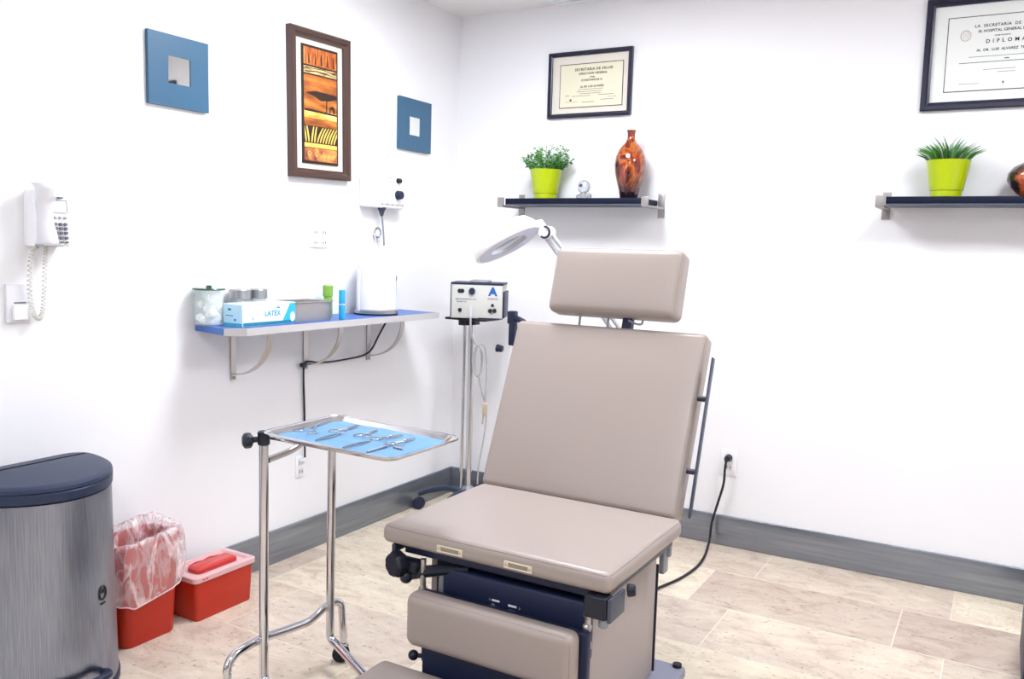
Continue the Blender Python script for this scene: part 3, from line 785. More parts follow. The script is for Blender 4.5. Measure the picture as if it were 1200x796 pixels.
# glove box
t = thing('glove_box', 'white and cyan tissue style glove box on the blue shelf', 'box', (.15, -1.49, ZS))
x0, x1, y0, y1, z0, z1 = .112, .206, -1.632, -1.375, ZS, ZS+.079
bx = obj('carton', one(rbox, (x0, y0, z0), (x1, y1, z1), .0015), M['white_card'], t)
b = BM(); rbox(b, (x1-.001, y0+.003, z0+.002), (x1+.0006, y1-.001, z0+.014), 0); obj('teal_stripe', b, M['teal'], bx)
b = BM(); prism(b, [(y1-.065, z0+.0141), (y1-.001, z0+.0141), (y1-.001, z1-.002), (y1-.028, z1-.002)], 0, .0008, frame((x1, 0, 0), (0, 1, 0), (0, 0, 1)))
rbox(b, (x0+.002, y1-.001, z0+.002), (x1-.002, y1+.0006, z1-.002), 0); obj('cyan_panel', b, M['cyan'], bx)
b = BM(); rbox(b, (x0+.002, y0-.0006, z0+.012), (x1-.002, y0+.001, z1-.002), 0); rbox(b, (x0+.004, y0+.004, z1-.001), (x1-.004, y1-.004, z1+.0005), 0); obj('pale_panel', b, M['pale_cyan'], bx)
b = BM(); rbox(b, (x0+.001, y0-.0007, z0+.002), (x1-.001, y0+.001, z0+.0119), 0); obj('end_stripe', b, M['cyan'], bx)
b = BM(); text_bm(b, 'LATEX', .026, frame((x1+.0006, -1.49, ZS+.042), (0, 1, 0), (0, 0, 1)))
rbox(b, (x1-.001, -1.47, ZS+.06), (x1+.0007, -1.455, ZS+.066), 0); rbox(b, (x1-.001, -1.585, ZS+.022), (x1+.0007, -1.582, ZS+.034), 0)
obj('lettering', b, M['cyan_tube'], bx)
b = BM(); rbox(b, (.135, y0-.0012, ZS+.056), (.15, y0, ZS+.063), 0); rbox(b, (.165, y0-.0012, ZS+.02), (.175, y0, ZS+.027), 0); rbox(b, (.125, y0-.0012, ZS+.036), (.16, y0, ZS+.039), 0); obj('end_marking', b, M['teal'], bx)
b = BM(); prism(b, [(-1.391+.012*math.cos(a), ZS+.026+.018*math.sin(a)) for a in [2*PI*i/20 for i in range(20)]], 0, .0012, frame((x1, 0, 0), (0, 1, 0), (0, 0, 1))); obj('oval_badge', b, M['white_card'], bx)
# steel pan
t = thing('steel_pan', 'rectangular stainless steel instrument pan behind the glove box on the blue shelf', 'pan', (.12, -1.25, ZS))
b = BM(); rr = lambda x0, x1, y0, y1, r, z: rrect(x0, x1, y0, y1, r, 4, z)
loft(b, [rr(.052, .190, -1.362, -1.158, .008, ZS), rr(.05, .194, -1.364, -1.154, .015, ZS+.07), rr(.044, .2, -1.37, -1.147, .012, ZS+.073), rr(.044, .2, -1.37, -1.147, .012, ZS+.075), rr(.052, .192, -1.362, -1.156, .008, ZS+.075), rr(.054, .188, -1.36, -1.16, .008, ZS+.003)])
obj('pan_body', b, mat('pan_steel', '#B5B1AE', .4, .8), t)
b = BM(); tube(b, fillet([(.07, -1.155, ZS+.055), (.07, -1.138, ZS+.06), (.16, -1.138, ZS+.06), (.16, -1.155, ZS+.055)], .01), .003, 8); obj('handle', b, M['steel'], t)
# green bottle
t = thing('green_bottle', 'small bottle of green liquid behind the steel pan', 'bottle', (.06, -1.035, ZS))
b = BM(); lathe(b, [(.017, 0), (.019, .002), (.019, .07), (.017, .076), (.017, .08), (.021, .084), (.021, .124), (.018, .128)], (.06, -1.035, ZS), 24); obj('bottle_body', b, M['green_liq'], t)
b = BM(); lathe(b, [(.012, .1285), (.012, .138), (.009, .14)], (.06, -1.035, ZS), 18); obj('cap', b, M['white_plastic'], t)
# cyan tube
t = thing('cyan_tube', 'slim cyan tube standing on the blue shelf in front of the steel pan', 'tube', (.217, -1.128, ZS))
b = BM(); lathe(b, [(.011, 0), (.0125, .002), (.0125, .056), (.0115, .058)], (.217, -1.128, ZS), 20); obj('tube_body', b, M['cyan_tube'], t)
b = BM(); lathe(b, [(.0118, .0585), (.0118, .064)], (.217, -1.128, ZS), 20); obj('ring', b, M['bluewhite'], t)
b = BM(); lathe(b, [(.0125, .0645), (.0125, .115), (.0105, .118)], (.217, -1.128, ZS), 20); obj('cap', b, M['cyan_tube'], t)
# white steriliser with steel base and probe
cx, cy = .125, -.80
t = thing('instrument_steriliser', 'white upright steriliser with a steel base on the right half of the blue shelf', 'device', (cx, cy, ZS))
b = BM(); lathe(b, [(.09, 0), (.094, .003), (.094, .02), (.09, .024)], (cx, cy, ZS), 40); bs = obj('steel_base', b, M['steel'], t)
b = BM(); lathe(b, [(.0945, .001), (.0955, .006), (.0945, .0068)], (cx, cy, ZS), 40); obj('foot_ring', b, M['black'], bs)
b = BM(); lathe(b, [(.086, .0242), (.086, .03), (.083, .2), (.08, .236), (.068, .25), (.001, .254)], (cx, cy, ZS), 40); obj('body', b, M['white_plastic'], t)
b = BM(); tube(b, [(cx+.04, cy+.084, ZS+.0243), (cx+.04, cy+.086, ZS+.15)], .0025, 8); pr_ = obj('probe', b, M['grey_cord'], t)
b = BM(); cyl(b, (cx+.04, cy+.086, ZS+.146), (cx+.04, cy+.086, ZS+.166), .004, n=10); obj('probe_tip', b, M['grey_text'], pr_)
b = BM(); tube(b, [(cx-.02, cy-.092, ZS+.02), (cx-.02, cy-.094, ZS+.14), (cx-.02, cy-.082, ZS+.26)], .006, 8); obj('side_handle', b, M['off_white'], t)
# black cord along the brackets
t = thing('shelf_cord', 'black cord looped on the brackets under the blue shelf and hanging down the wall', 'cord', (.02, -1.1, .8))
b = BM()
tube(b, smooth_path([(.02, -.575, .966), (.018, -.64, .89), (.018, -.69, .83), (.018, -.725, .81), (.016, -.78, .799), (.016, -.93, .794), (.018, -1.04, .798), (.02, -1.09, .807), (.02, -1.118, .808), (.02, -1.131, .797), (.014, -1.128, .76), (.010, -1.122, .70), (.008, -1.115, .6), (.010, -1.115, .48), (.024, -1.128, .41)], 8), .0042, 8)
obj('cable', b, M['cable'], t)
b = BM(); rbox(b, (.012, -1.15, .79), (.028, -1.122, .806), .003); obj('cable_clip', b, M['black'], t)
b = BM(); cyl(b, (.0095, -1.134, .391), (.03, -1.132, .40), .011, .008, 14, .002); obj('plug', b, M['off_white'], t)

# ------------------------------------------------------------------ steel trash can (half round)
def dshape(y0, y1, x0, xs, x1, z, n=28, rb=.045):
    cy = (y0+y1)/2; a = (y1-y0)/2; pts = []
    for i in range(n+1):      # front half ellipse from +y to -y
        th = PI/2-PI*i/n; c = math.cos(th); s = math.sin(th)
        pts.append((xs+(x1-xs)*abs(c), cy+a*abs(s)*(1 if s > 0 else -1), z))
    for i in range(6):
        th = PI*1.5-PI/2*i/5; pts.append((x0+rb+rb*math.cos(th), y0+rb+rb*math.sin(th), z))
    for i in range(6):
        th = PI-PI/2*i/5; pts.append((x0+rb+rb*math.cos(th), y1-rb+rb*math.sin(th), z))
    return pts
t = thing('trash_can', 'brushed steel half round pedal bin with a dark lid by the left wall', 'trash can', (.2, -2.36, 0))
ds = lambda g, z: dshape(-2.582-g, -2.142+g, .06-g*.3, .1, .372+g, z)
b = BM(); loft(b, [ds(.010, 0), ds(.013, .004), ds(.013, .022), ds(.009, .028)]); obj('base_ring', b, M['navy'], t)
b = BM(); loft(b, [ds(.009, .0285), ds(.003, .3), ds(-.001, .588), ds(-.006, .591)]); can = obj('body', b, M['can_steel'], t, smooth=40)
b = BM(); loft(b, [ds(-.002, .5915), ds(.002, .593), ds(.003, .616), ds(.0, .6195)]); lidr = obj('lid_collar', b, M['lid_navy'], t)
b = BM(); loft(b, [ds(.0, .62), ds(.003, .623), ds(.001, .632), ds(-.008, .6375), ds(-.018, .6395)]); obj('lid', b, M['lid_navy'], t)
b = BM()   # pedal
tube(b, fillet([(.36, -2.46, .06), (.40, -2.46, .06), (.42, -2.46, .075), (.415, -2.31, .085), (.385, -2.30, .08), (.345, -2.30, .06)], .015), .011, 10); obj('pedal', b, M['navy'], t)
# emblem on the can front : ring plus inner strokes and a short line of letters
import bisect
def can_pt(y, z):   # point on the front at y
    ring = ds(0, z)[:29]; ys = [q[1] for q in ring]
    for i in range(28):
        if ys[i] >= y >= ys[i+1]:
            f = (ys[i]-y)/(ys[i]-ys[i+1]+1e-9); return V(ring[i]).lerp(V(ring[i+1]), f)
    return V(ring[14])
b = BM(); c0 = can_pt(-2.292, .3); tng = (can_pt(-2.272, .3)-can_pt(-2.312, .3)).normalized(); nrm = V((tng.y, -tng.x, 0))
mt = frame(c0+nrm*.0045, tng, (0, 0, 1))
tube(b, [mt @ V((.0145*math.cos(2*PI*i/24), .0185*math.sin(2*PI*i/24), 0)) for i in range(24)], .0028, 6, True)
tube(b, [mt @ V((.004*math.cos(a), .011*math.sin(a), 0)) for a in [PI*i/8 for i in range(9)]], .0018, 6)
for k in (-1, 0, 1): rbox(b, (k*.007-.0025, -.032, -.0015), (k*.007+.0025, -.027, .0015), 0, mtx=mt)
obj('emblem', b, M['dark_text'], can)

# ------------------------------------------------------------------ red waste bin with bag, sharps container
t = thing('waste_bin', 'open red plastic waste bin lined with a clear bag', 'waste bin', (.115, -2.0, 0))
rr6 = lambda x0, x1, y0, y1, r, z: rrect(x0, x1, y0, y1, r, 6, z)
b = BM()
loft(b, [rr6(.05, .18, -2.088, -1.902, .028, 0), rr6(.048, .182, -2.092, -1.898, .03, .006), rr6(.036, .196, -2.112, -1.884, .036, .325), rr6(.032, .2, -2.116, -1.88, .037, .328), rr6(.032, .2, -2.116, -1.88, .037, .335), rr6(.039, .193, -2.109, -1.887, .034, .335), rr6(.052, .178, -2.086, -1.904, .026, .01)])
obj('bin_body', b, M['red'], t)
def bag():
    b = BM(); rnd = random.Random(11); n = 72; rings = []
    base = rrect(0, 1, 0, 1, .22, 17, 0)
    ph = [rnd.uniform(0, 6) for _ in range(8)]
    zs = [-.20, -.185, -.15, -.11, -.07, -.035, -.008, .006, .004, -.03, -.09, -.17]
    for k, dz in enumerate(zs):
        ring = []
        for i, (u, w, _) in enumerate(base):
            th = 2*PI*i/len(base)
            inside = k > 7
            g = (.004 + .006*math.sin(PI*k/7) + .003*math.sin(5*th+ph[0]+k*.3)+.002*math.sin(9*th+ph[1]-k*.4) + .005*max(0, math.sin(PI*min(k, 7)/7))*w) if not inside else -.014-.004*(k-7)+.003*math.sin(9*th+k)
            if inside: g = min(g, -.012)
            else: g = max(g, .0035)
            # rises towards the wall side / far end
            rise = (.018*w+.016*(1-u)*w)*(1 if 4 < k < 9 else .35)
            hem = .035*(math.sin(2*th+2.2))*(1 if k < 2 else .5 if k == 2 else 0)
            x = .032+u*.168+(u-.5)*2*g; y = -2.116+w*.236+(w-.5)*2*g
            if x < .006: x = .006+.0005*math.sin(th*9)
            hem = (.05*(1-u)+.04*abs(w-.3))*(1 if k < 2 else .6 if k == 2 else .25 if k == 3 else 0)
            ring.append((x, y, .335+dz+rise+hem+.002*math.sin(7*th)))
        rings.append(ring)
    loft(b, rings, False, False)
    return b, rings[0]
b, hemring = bag()
bg = obj('bag_liner', b, M['bag'], t, smooth=180, label='crumpled clear plastic bag folded over the rim')
b = BM(); tube(b, hemring, .0022, 6, True); obj('hem', b, M['bag_hem'], bg)

t = thing('sharps_container', 'red sharps container with a pale pink lid beside the lined bin', 'container', (.12, -1.7, 0))
b = BM(); loft(b, [rr6(.052, .196, -1.828, -1.588, .014, 0), rr6(.05, .198, -1.83, -1.586, .014, .005), rr6(.044, .203, -1.838, -1.578, .016, .142)], True, True); obj('container_body', b, M['red'], t)
b = BM(); loft(b, [rr6(.04, .207, -1.842, -1.574, .018, .138), rr6(.037, .21, -1.846, -1.57, .02, .140), rr6(.037, .21, -1.846, -1.57, .02, .156), rr6(.042, .205, -1.84, -1.576, .018, .160), rr6(.055, .192, -1.822, -1.594, .014, .160), rr6(.06, .187, -1.815, -1.6, .012, .152)], True, True); ld = obj('lid', b, M['pink'], t)
b = BM(); loft(b, [rr6(.11, .172, -1.8, -1.625, .012, .1525), rr6(.11, .172, -1.8, -1.625, .012, .166), rr6(.117, .165, -1.792, -1.633, .01, .172)]); fl = obj('flap', b, M['red2'], ld)
b = BM(); tube(b, [(.115, -1.79, .169), (.108, -1.76, .171), (.112, -1.73, .169), (.106, -1.7, .171), (.112, -1.66, .168)], .003, 6); obj('hinge', b, M['red2'], fl)
b = BM(); rbox(b, (.208, -1.815, .147), (.212, -1.806, .15), 0); rbox(b, (.208, -1.802, .147), (.212, -1.793, .15), 0); obj('mark', b, M['red2'], ld)

# ------------------------------------------------------------------ instrument (Mayo) stand
TILT = -.02
tray_m = frame((1.04, -1.993, .793), (1, 0, TILT), (0, 1, 0))
t = thing('instrument_stand', 'chrome instrument stand on casters in front of the left wall', 'stand', (.8, -1.97, 0))
b = BM(); a_, c_ = .216, .149
def tr(g, r, z): return [tuple(q) for q in rrect(-a_-g, a_+g, -c_-g, c_+g, r, 7, z)]
loft(b, [tr(-.016, .03, -.016), tr(-.004, .036, -.0035), tr(.004, .04, -.001), tr(.0075, .042, -.0025), tr(.006, .041, -.0045), tr(.003, .039, -.003), tr(-.005, .036, -.006), tr(-.0165, .03, -.0175)], True, True, True, tray_m)
tray = obj('tray', b, M['chrome'], t, smooth=50)
b = BM(); tube(b, [tray_m @ V(q) for q in tr(.006, .042, -.003)], .003, 8, True); obj('rolled_rim', b, M['chrome'], tray)
def leg_tube(pts, r=.0125): return one(tube, fillet(pts, .05, 8), r, 14)
PX, PYL, PYR = .803, -2.113, -1.826
obj('upright', leg_tube([(PX, PYL, .772), (PX, PYL, .0), (PX, PYL, .05)][:2][::-1] and [(PX, PYL, .775), (PX, PYL, .095), (PX+.03, PYL-.01, .085), (PX+.27, PYL-.06, .075)]), M['chrome'], t)
obj('upright', leg_tube([(.788, PYR, .765), (.788, PYR-.002, .095), (.83, PYR-.012, .085), (1.06, PYR-.125, .075)]), M['chrome'], t)
b = BM(); tube(b, fillet([(.784, -2.225, .075), (.784, -2.225, .195), (.786, -2.12, .205), (.780, -1.99, .185), (.778, -1.9, .175), (.772, -1.83, .198), (.782, -1.772, .198), (.79, -1.768, .075)], .045, 8), .0118, 14); obj('cross_tube', b, M['chrome'], t)
b = BM(); tube(b, fillet([(.803, -2.10, .708), (.80, -2.0, .716), (.80, -1.93, .742), (.79, -1.86, .745), (.788, -1.832, .742)], .04), .0095, 12); arm = obj('support_arm', b, M['chrome'], t)
b = BM(); rbox(b, (.785, -1.945, .738), (.83, -1.875, .772), .005); obj('tray_clip', b, M['grey_metal'], arm)
b = BM(); tube(b, fillet([(.80, -2.09, .768), (1.2, -2.09, .765), (1.2, -1.89, .765), (.80, -1.84, .768)], .04), .005, 8); obj('tray_cradle', b, M['chrome'], t)
b = BM(); cyl(b, (PX, PYL, .752), (PX, PYL, .79), .0165, n=20, bev=.003); col = obj('collar', b, M['black'], t)
b = BM(); cyl(b, (PX-.01, PYL-.012, .768), (PX-.032, PYL-.03, .766), .008, n=12); 
lathe(b, [(.012, 0), (.0195, .005), (.0205, .014), (.0195, .022), (.012, .027)], n=20, mtx=axis_mtx((PX-.02, PYL-.02, .766), (-.55, -.83, 0)), ripple=lambda a, z: .04*math.cos(10*a)); obj('clamp_knob', b, M['black'], col)
def caster(x, y, zt, parent, ang=0.):
    k = BM(); cyl(k, (x, y, .058), (x, y, zt), .0095, n=14); cyl(k, (x, y, .05), (x, y, .06), .013, n=14); st = obj('caster', k, M['chrome'], parent)
    k = BM(); d_ = V((math.cos(ang), math.sin(ang), 0)); s_ = V((-d_.y, d_.x, 0)); c = V((x, y, .0255))-d_*.008
    for s in (-1, 1): lathe(k, [(.019, 0), (.0255, .003), (.0255, .011), (.019, .013)], n=24, mtx=axis_mtx(c+s_*(.002 if s > 0 else -.015), s_))
    obj('wheel', k, M['rubber'], st)
    k = BM(); rbox(k, c+V((-.017, -.017, .02)), c+V((.019, .017, .03)), .005, 3); obj('hood', k, M['black'], st)
caster(.79, -1.768, .08, t, .6); caster(.784, -2.225, .08, t, .9); caster(1.07, -2.173, .066, t, .4); caster(1.055, -1.949, .066, t, 2.)
# drape and instruments
zt_ = -.0140
b = BM(); rings = []
nx, ny = 36, 26; rnd = random.Random(2)
vs = [[None]*(ny+1) for _ in range(nx+1)]
for i in range(nx+1):
    for j in range(ny+1):
        u = i/nx*2-1; w = j/ny*2-1
        x = u*(a_-.024); y = w*(c_-.021)
        qx = max(0, abs(x)-(a_-.024-.022)); qy = max(0, abs(y)-(c_-.021-.022)); ql = math.hypot(qx, qy)
        if ql > .022 and qx > 0 and qy > 0: x -= math.copysign(qx*(1-.022/ql), x); y -= math.copysign(qy*(1-.022/ql), y)
        z = zt_+.0022+.0008*math.sin(9*u+3*w)+.0006*math.sin(14*w-5*u)
        vs[i][j] = b.verts.new(tray_m @ V((x, y, z)))
for i in range(nx):
    for j in range(ny): b.faces.new((vs[i][j], vs[i+1][j], vs[i+1][j+1], vs[i][j+1]))
ex = bmesh.ops.extrude_face_region(b, geom=list(b.faces)); 
for v in [g for g in ex['geom'] if isinstance(g, bmesh.types.BMVert)]: v.co += V((0, 0, -.0012))
c0 = tray_m @ V((0, 0, zt_))
tag(obj('drape', b, M['drape'], loc=tuple(c0), smooth=180), 'pale blue surgical drape spread on the instrument tray', 'drape')
ZI = zt_+.0058
def P2(x, y): # world xy on the drape -> local tray coordinates
    q = tray_m.inverted() @ V((x, y, .787)); return V((q.x, q.y, 0))
def scissors(ra, rb, tip, label, name='hemostat', ringr=.011, cat='surgical clamp', blade=.0028):
    ra, rb, tip = P2(*ra), P2(*rb), P2(*tip); mid = (ra+rb)/2; piv = mid.lerp(tip, .45)
    t = thing(name, label, cat, tuple(tray_m @ V((piv.x, piv.y, ZI))), 'instruments on the blue drape')
    side = (rb-ra).normalized()
    for (rc, s, dz) in ((ra, -1, 0.), (rb, 1, .0032)):
        k = BM(); Z = ZI+dz
        ctr = rc; up = (piv-rc).normalized(); sd = V((-up.y, up.x, 0))
        tube(k, [tray_m @ V((*(ctr+up*ringr*1.35*math.cos(a)+sd*ringr*math.sin(a)).xy, Z)) for a in [2*PI*i/22 for i in range(22)]], .0016, 6, True)
        st = ctr+up*ringr*1.35
        tube(k, [tray_m @ V((*q.xy, Z)) for q in (st, st.lerp(piv, .5)+side*s*.001, piv, piv.lerp(tip, .5)-side*s*.0015, tip-side*s*.0004)], .002, 8, radii=[.0016, .0018, .0028, .0022, .001])
        obj('half', k, M['instr'], t)
    k = BM(); lathe(k, [(.0034, ZI-.002), (.0034, ZI+.0058), (.002, ZI+.0066)], n=12, mtx=tray_m @ Matrix.Translation(piv)); obj('pivot_screw', k, M['chrome'], t)
scissors((.858, -2.036), (.913, -2.045), (.838, -1.90), 'surgical scissors with big finger rings at the left end of the blue drape', 'scissors', .0135, 'scissors')
scissors((.934, -1.984), (.972, -1.990), (.948, -1.893), 'hemostat clamp just right of the big ringed scissors on the drape', ringr=.0115)
scissors((1.016, -1.978), (1.047, -1.978), (1.023, -1.905), 'hemostat clamp in the middle of the far row on the drape', ringr=.0105)
scissors((1.077, -1.983), (1.101, -1.978), (1.110, -1.905), 'hemostat clamp second from the right end of the far row on the drape', ringr=.0095)
scissors((1.140, -1.997), (1.171, -1.997), (1.16, -1.918), 'hemostat clamp at the right end of the far row on the drape', ringr=.0105)
def tweezers(a, c, label, spread=.0055):
    a, c = P2(*a), P2(*c); t = thing('tweezers', label, 'tweezers', tuple(tray_m @ V((*((a+c)/2).xy, ZI))), 'instruments on the blue drape')
    d_ = (c-a).normalized(); s_ = V((-d_.y, d_.x, 0))
    for s in (-1, 1):
        k = BM(); pts = [c+s_*s*.0016, a.lerp(c, .7)+s_*s*(spread+.001), a.lerp(c, .4)+s_*s*spread, a+s_*s*.0016]
        ribbon(k, [tray_m @ V((*q.xy, ZI)) for q in smooth_path(pts, 4)], tray_m.to_3x3() @ V((0, 0, .0034)), .0026); obj_each('prong', k, M['instr'], t)
    k = BM(); rbox(k, (-.006, -.0034, -.0028), (.003, .0034, .0036), .001, mtx=tray_m @ Matrix.Translation(V((*c.xy, ZI))) @ Matrix.Rotation(math.atan2(d_.y, d_.x), 4, 'Z')); obj('joined_end', k, M['instr'], t)
tweezers((.975, -2.100), (.972, -2.005), 'broad tweezers nearest the left of the near row on the drape', .008)
tweezers((1.078, -2.112), (1.085, -2.02), 'slim tweezers in the middle of the near row on the drape')
a, c = P2(1.15, -2.108), P2(1.15, -2.03)
t = thing('scalpel', 'scalpel with flat steel handle near the right of the near row on the drape', 'scalpel', tuple(tray_m @ V((*((a+c)/2).xy, ZI))), 'instruments on the blue drape')
k = BM(); rbox(k, (0, -.0035, -.0028), (.075, .0035, .0012), .001, mtx=tray_m @ Matrix.Translation(V((*c.xy, ZI))) @ Matrix.Rotation(-PI/2, 4, 'Z')); obj('handle', k, M['instr'], t)
k = BM(); prism(k, [(-.03, .0), (-.022, -.004), (0.002, -.003), (0.002, .003), (-.018, .003)], -.0028, -.0018, tray_m @ Matrix.Translation(V((*c.xy, ZI))) @ Matrix.Rotation(-PI/2, 4, 'Z')); obj('blade', k, M['chrome'], t)
k = BM(); q = P2(1.19, -2.0); 
for i in range(4): lathe(k, [(.0035, ZI-.0028), (.0042, ZI), (.0028, ZI+.002)], n=10, mtx=tray_m @ Matrix.Translation(V((q.x+.0085*i-.02, q.y-.022-.001*i, 0))))
tube(k, [tray_m @ V((q.x-.02+.0085*i, q.y-.022-.001*i, ZI-.001)) for i in range(4)], .0012, 6)
tag(obj('clip_chain', k, M['instr'], loc=tuple(tray_m @ V((q.x, q.y-.022, ZI-.003)))), 'tiny linked steel clip near the right end of the drape', 'clip')

# ------------------------------------------------------------------ electrosurgical cart : pole stand, device box
t = thing('pole_stand', 'chrome rolling pole stand in the corner carrying the white control box', 'stand', (.285, -.272, 0))
px, py = .285, -.272
b = BM(); cyl(b, (px, py, .1), (px, py, .955), .0155, n=20); obj('pole', b, M['chrome'], t)
b = BM(); cyl(b, (px-.035, py-.01, .11), (px-.035, py-.01, .955), .0085, n=14); obj('side_pole', b, M['chrome'], t)
b = BM(); lathe(b, [(.03, .07), (.036, .08), (.036, .115), (.026, .13), (.018, .14)], (px, py, 0), 24); obj('hub', b, M['grey_metal'], t)
b = BM(); rbox(b, (px-.1, py-.085, .955), (px+.12, py+.06, .966), .003); rbox(b, (px-.06, py-.03, .925), (px-.015, py+.02, .956), .004); rbox(b, (px-.008, py-.025, .93), (px+.03, py+.025, .956), .004); obj('top_plate', b, M['black'], t)
for k in range(5):
    a = math.radians(198+72*k); L = .25; d_ = V((math.cos(a), math.sin(a), 0))
    b = BM(); pts = [V((px, py, .11))+d_*.03, V((px, py, .118))+d_*.1, V((px, py, .1))+d_*.19, V((px, py, .075))+d_*L]
    tube(b, smooth_path(pts, 5), .012, 10, radii=[.016-.005*i/15 for i in range(16)]); lg = obj('leg', b, M['lid_navy'], t)
    b = BM(); c = V((px, py, .029))+d_*L; s_ = V((-d_.y, d_.x, 0))
    for s in (-1, 1): lathe(b, [(.02, 0), (.029, .003), (.029, .012), (.02, .015)], n=24, mtx=axis_mtx(c+s_*(.003 if s > 0 else -.018), s_))
    wh = obj('caster', b, M['navy'], lg)
# control box
dev = thing('control_box', 'white electrosurgical control box with knobs on the pole stand', 'device', (.285, -.272, .968))
X0, X1_, YF, YB, Z0, Z1 = .191, .453, -.372, -.192, .968, 1.126
b = BM(); rbox(b, (X0, YF, Z0), (X1_, YB, Z1), .004); body = obj('housing', b, M['box_white'], dev)
b = BM(); rbox(b, (X0-.003, YF-.002, Z1-.001), (X1_+.003, YB, Z1+.009), .002); rbox(b, (X0-.004, YF-.001, Z0+.005), (X0-.0005, YB, Z1), .001); rbox(b, (X1_+.0005, YF+.01, Z0+.004), (X1_+.009, YB, Z1-.03), .001)
rbox(b, (X0+.14, YF-.004, Z0-.0005), (X1_+.004, YF+.004, Z0+.004), .0005)
obj('casing', b, M['navy'], dev)
b = BM(); rbox(b, (.28, YF+.01, Z1+.009), (.375, YB-.02, Z1+.018), .004); obj('top_handle', b, M['grey_metal'], dev)
F = lambda x, z: RW((x, YF, z))
def knob(x, z, r, m, nm, th=.012): obj(nm, one(lathe, [(r, 0), (r, th*.7), (r*.85, th)], n=20, mtx=F(x, z)), m, dev)
knob(0.2971, 1.095, .016, M['navy'], 'dial_knob'); knob(0.234, 1.095, .0105, M['black'], 'socket_jack', .004); knob(0.2474, 1.095, .0105, M['black'], 'socket_jack', .004)
knob(0.2373, 1.006, .0095, M['black'], 'toggle_switch', .01); knob(0.4033, 1.032, .0075, M['black'], 'output_jack', .005); knob(0.3923, 1.006, .0105, M['black'], 'output_jack', .006); knob(0.4142, 1.007, .0105, M['black'], 'output_jack', .006); knob(0.4008, .992, .004, M['grey_text'], 'output_jack', .004)
b = BM(); mt = F(0.4033, 1.095)
prism(b, [(-.024, -.020), (-.013, -.020), (-.008, -.011), (.008, -.011), (.013, -.020), (.024, -.020), (.005, .021), (-.005, .021)], 0, .0012, mt); lg = obj('logo', b, M['logo_blue'], dev)
b = BM(); text_bm(b, 'AARON', .014, F(0.4033, 1.061) @ Matrix.Translation(V((0, 0, .0003))), spacing=1.1); text_bm(b, 'ELECTROSURGICAL UNIT', .0095, F(0.2677, 1.057) @ Matrix.Translation(V((0, 0, .0003))))
text_bm(b, 'GENERATOR', .0085, F(0.2449, 1.045) @ Matrix.Translation(V((0, 0, .0003)))); obj('lettering', b, M['grey_text'], dev)
b = BM(); rbox(b, (.287, YF-.014, .972), (.303, YF+.001, 1.022), .003); obj('handpiece_plug', b, mat('pale_grey_plug', '#C9CBD2', .4), dev)
b = BM()
for k in (.2, .42): rbox(b, (k, YF+.01, Z0-.0018), (k+.025, YF+.035, Z0+.002), .001)
obj_each('foot', b, M['black'], dev)
b = BM()
tube(b, smooth_path([(.295, YF-.012, .975), (.297, YF-.015, .93), (.305, YF+.005, .87), (.332, -.335, .835), (.358, -.33, .84), (.375, -.33, .78), (.378, -.33, .66), (.372, -.33, .58), (.362, -.33, .46)], 8), .005, 8); cord = obj('handpiece_cord', b, M['grey_cord'], dev)
b = BM(); cp = []
for i in range(110):
    a = 2*PI*i/22; cp.append((.330+(.018+.0022*(i//22))*math.cos(a)+.0006*(i % 7), -.33-.004*(i/22), .765+.075*math.sin(a)))
tube(b, cp, .0045, 6); obj('cord_coil', b, M['grey_cord'], dev)
b = BM(); tube(b, smooth_path([(.335, -.33, .69), (.352, -.325, .62), (.378, -.32, .52), (.37, -.32, .4), (.345, -.31, .25), (.34, -.31, .16)], 8), .004, 8); obj('footswitch_cord', b, M['grey_cord'], dev)
b = BM(); rbox(b, (.36, -.345, .50), (.384, -.315, .565), .008, 3); obj('cord_connector', b, mat('tan_connector', '#B9AA94', .5), dev)

dev.rotation_euler.z = math.radians(24); dev.scale.x = .92

# ------------------------------------------------------------------ magnifying lamp on stand behind the chair
LX, LY = .925, -1.0
t = thing('magnifier_lamp', 'white round magnifying lamp on a jointed arm behind the chair', 'lamp', (LX, LY, 0))
b = BM(); cyl(b, (LX, LY, .06), (LX, LY, .96), .0125, n=18); obj('pole', b, M['white_plastic'], t)
b = BM(); rbox(b, (LX-.017, LY-.016, 1.02), (LX+.014, LY+.016, 1.068), .006, 3); rbox(b, (LX-.011, LY-.014, .94), (LX+.014, LY+.014, 1.03), .005, 3); cl = obj('pole_clamp', b, M['navy'], t)
b = BM(); cyl(b, (LX-.03, LY-.015, .925), (LX-.055, LY-.02, .928), .012, .015, 16, .002); obj('clamp_knob', b, M['navy'], cl)
b = BM(); lathe(b, [(.03, .06), (.034, .07), (.03, .1), (.016, .11)], (LX, LY, 0), 20); obj('hub', b, M['white_plastic'], t)
for k in range(5):
    a = 2*PI*k/5+.3; d_ = V((math.cos(a), math.sin(a)*.72, 0)); b = BM(); tube(b, [V((LX, LY, .08))+d_*.02, V((LX, LY, .075))+d_*.2, V((LX, LY, .06))+d_*.22], .011, 10); lg = obj('leg', b, M['white_plastic'], t)
    b = BM(); c = V((LX, LY, .025))+d_*.22; s_ = V((-d_.y, d_.x, 0)).normalized(); lathe(b, [(.018, -.012), (.025, -.009), (.025, .009), (.018, .012)], n=20, mtx=axis_mtx(c, s_)); cyl(b, c+V((0, 0, .02)), c+V((0, 0, .045)), .007, n=10); obj('caster', b, M['rubber'], lg)
b = BM(); tube(b, smooth_path([(LX, LY, 1.045), (LX+.045, LY+.0, 1.03), (LX+.1, LY+.03, .985), (1.2, LY+.05, .96), (1.33, LY+.06, .97)], 6), .011, 10); obj('lower_arm', b, M['navy'], t)
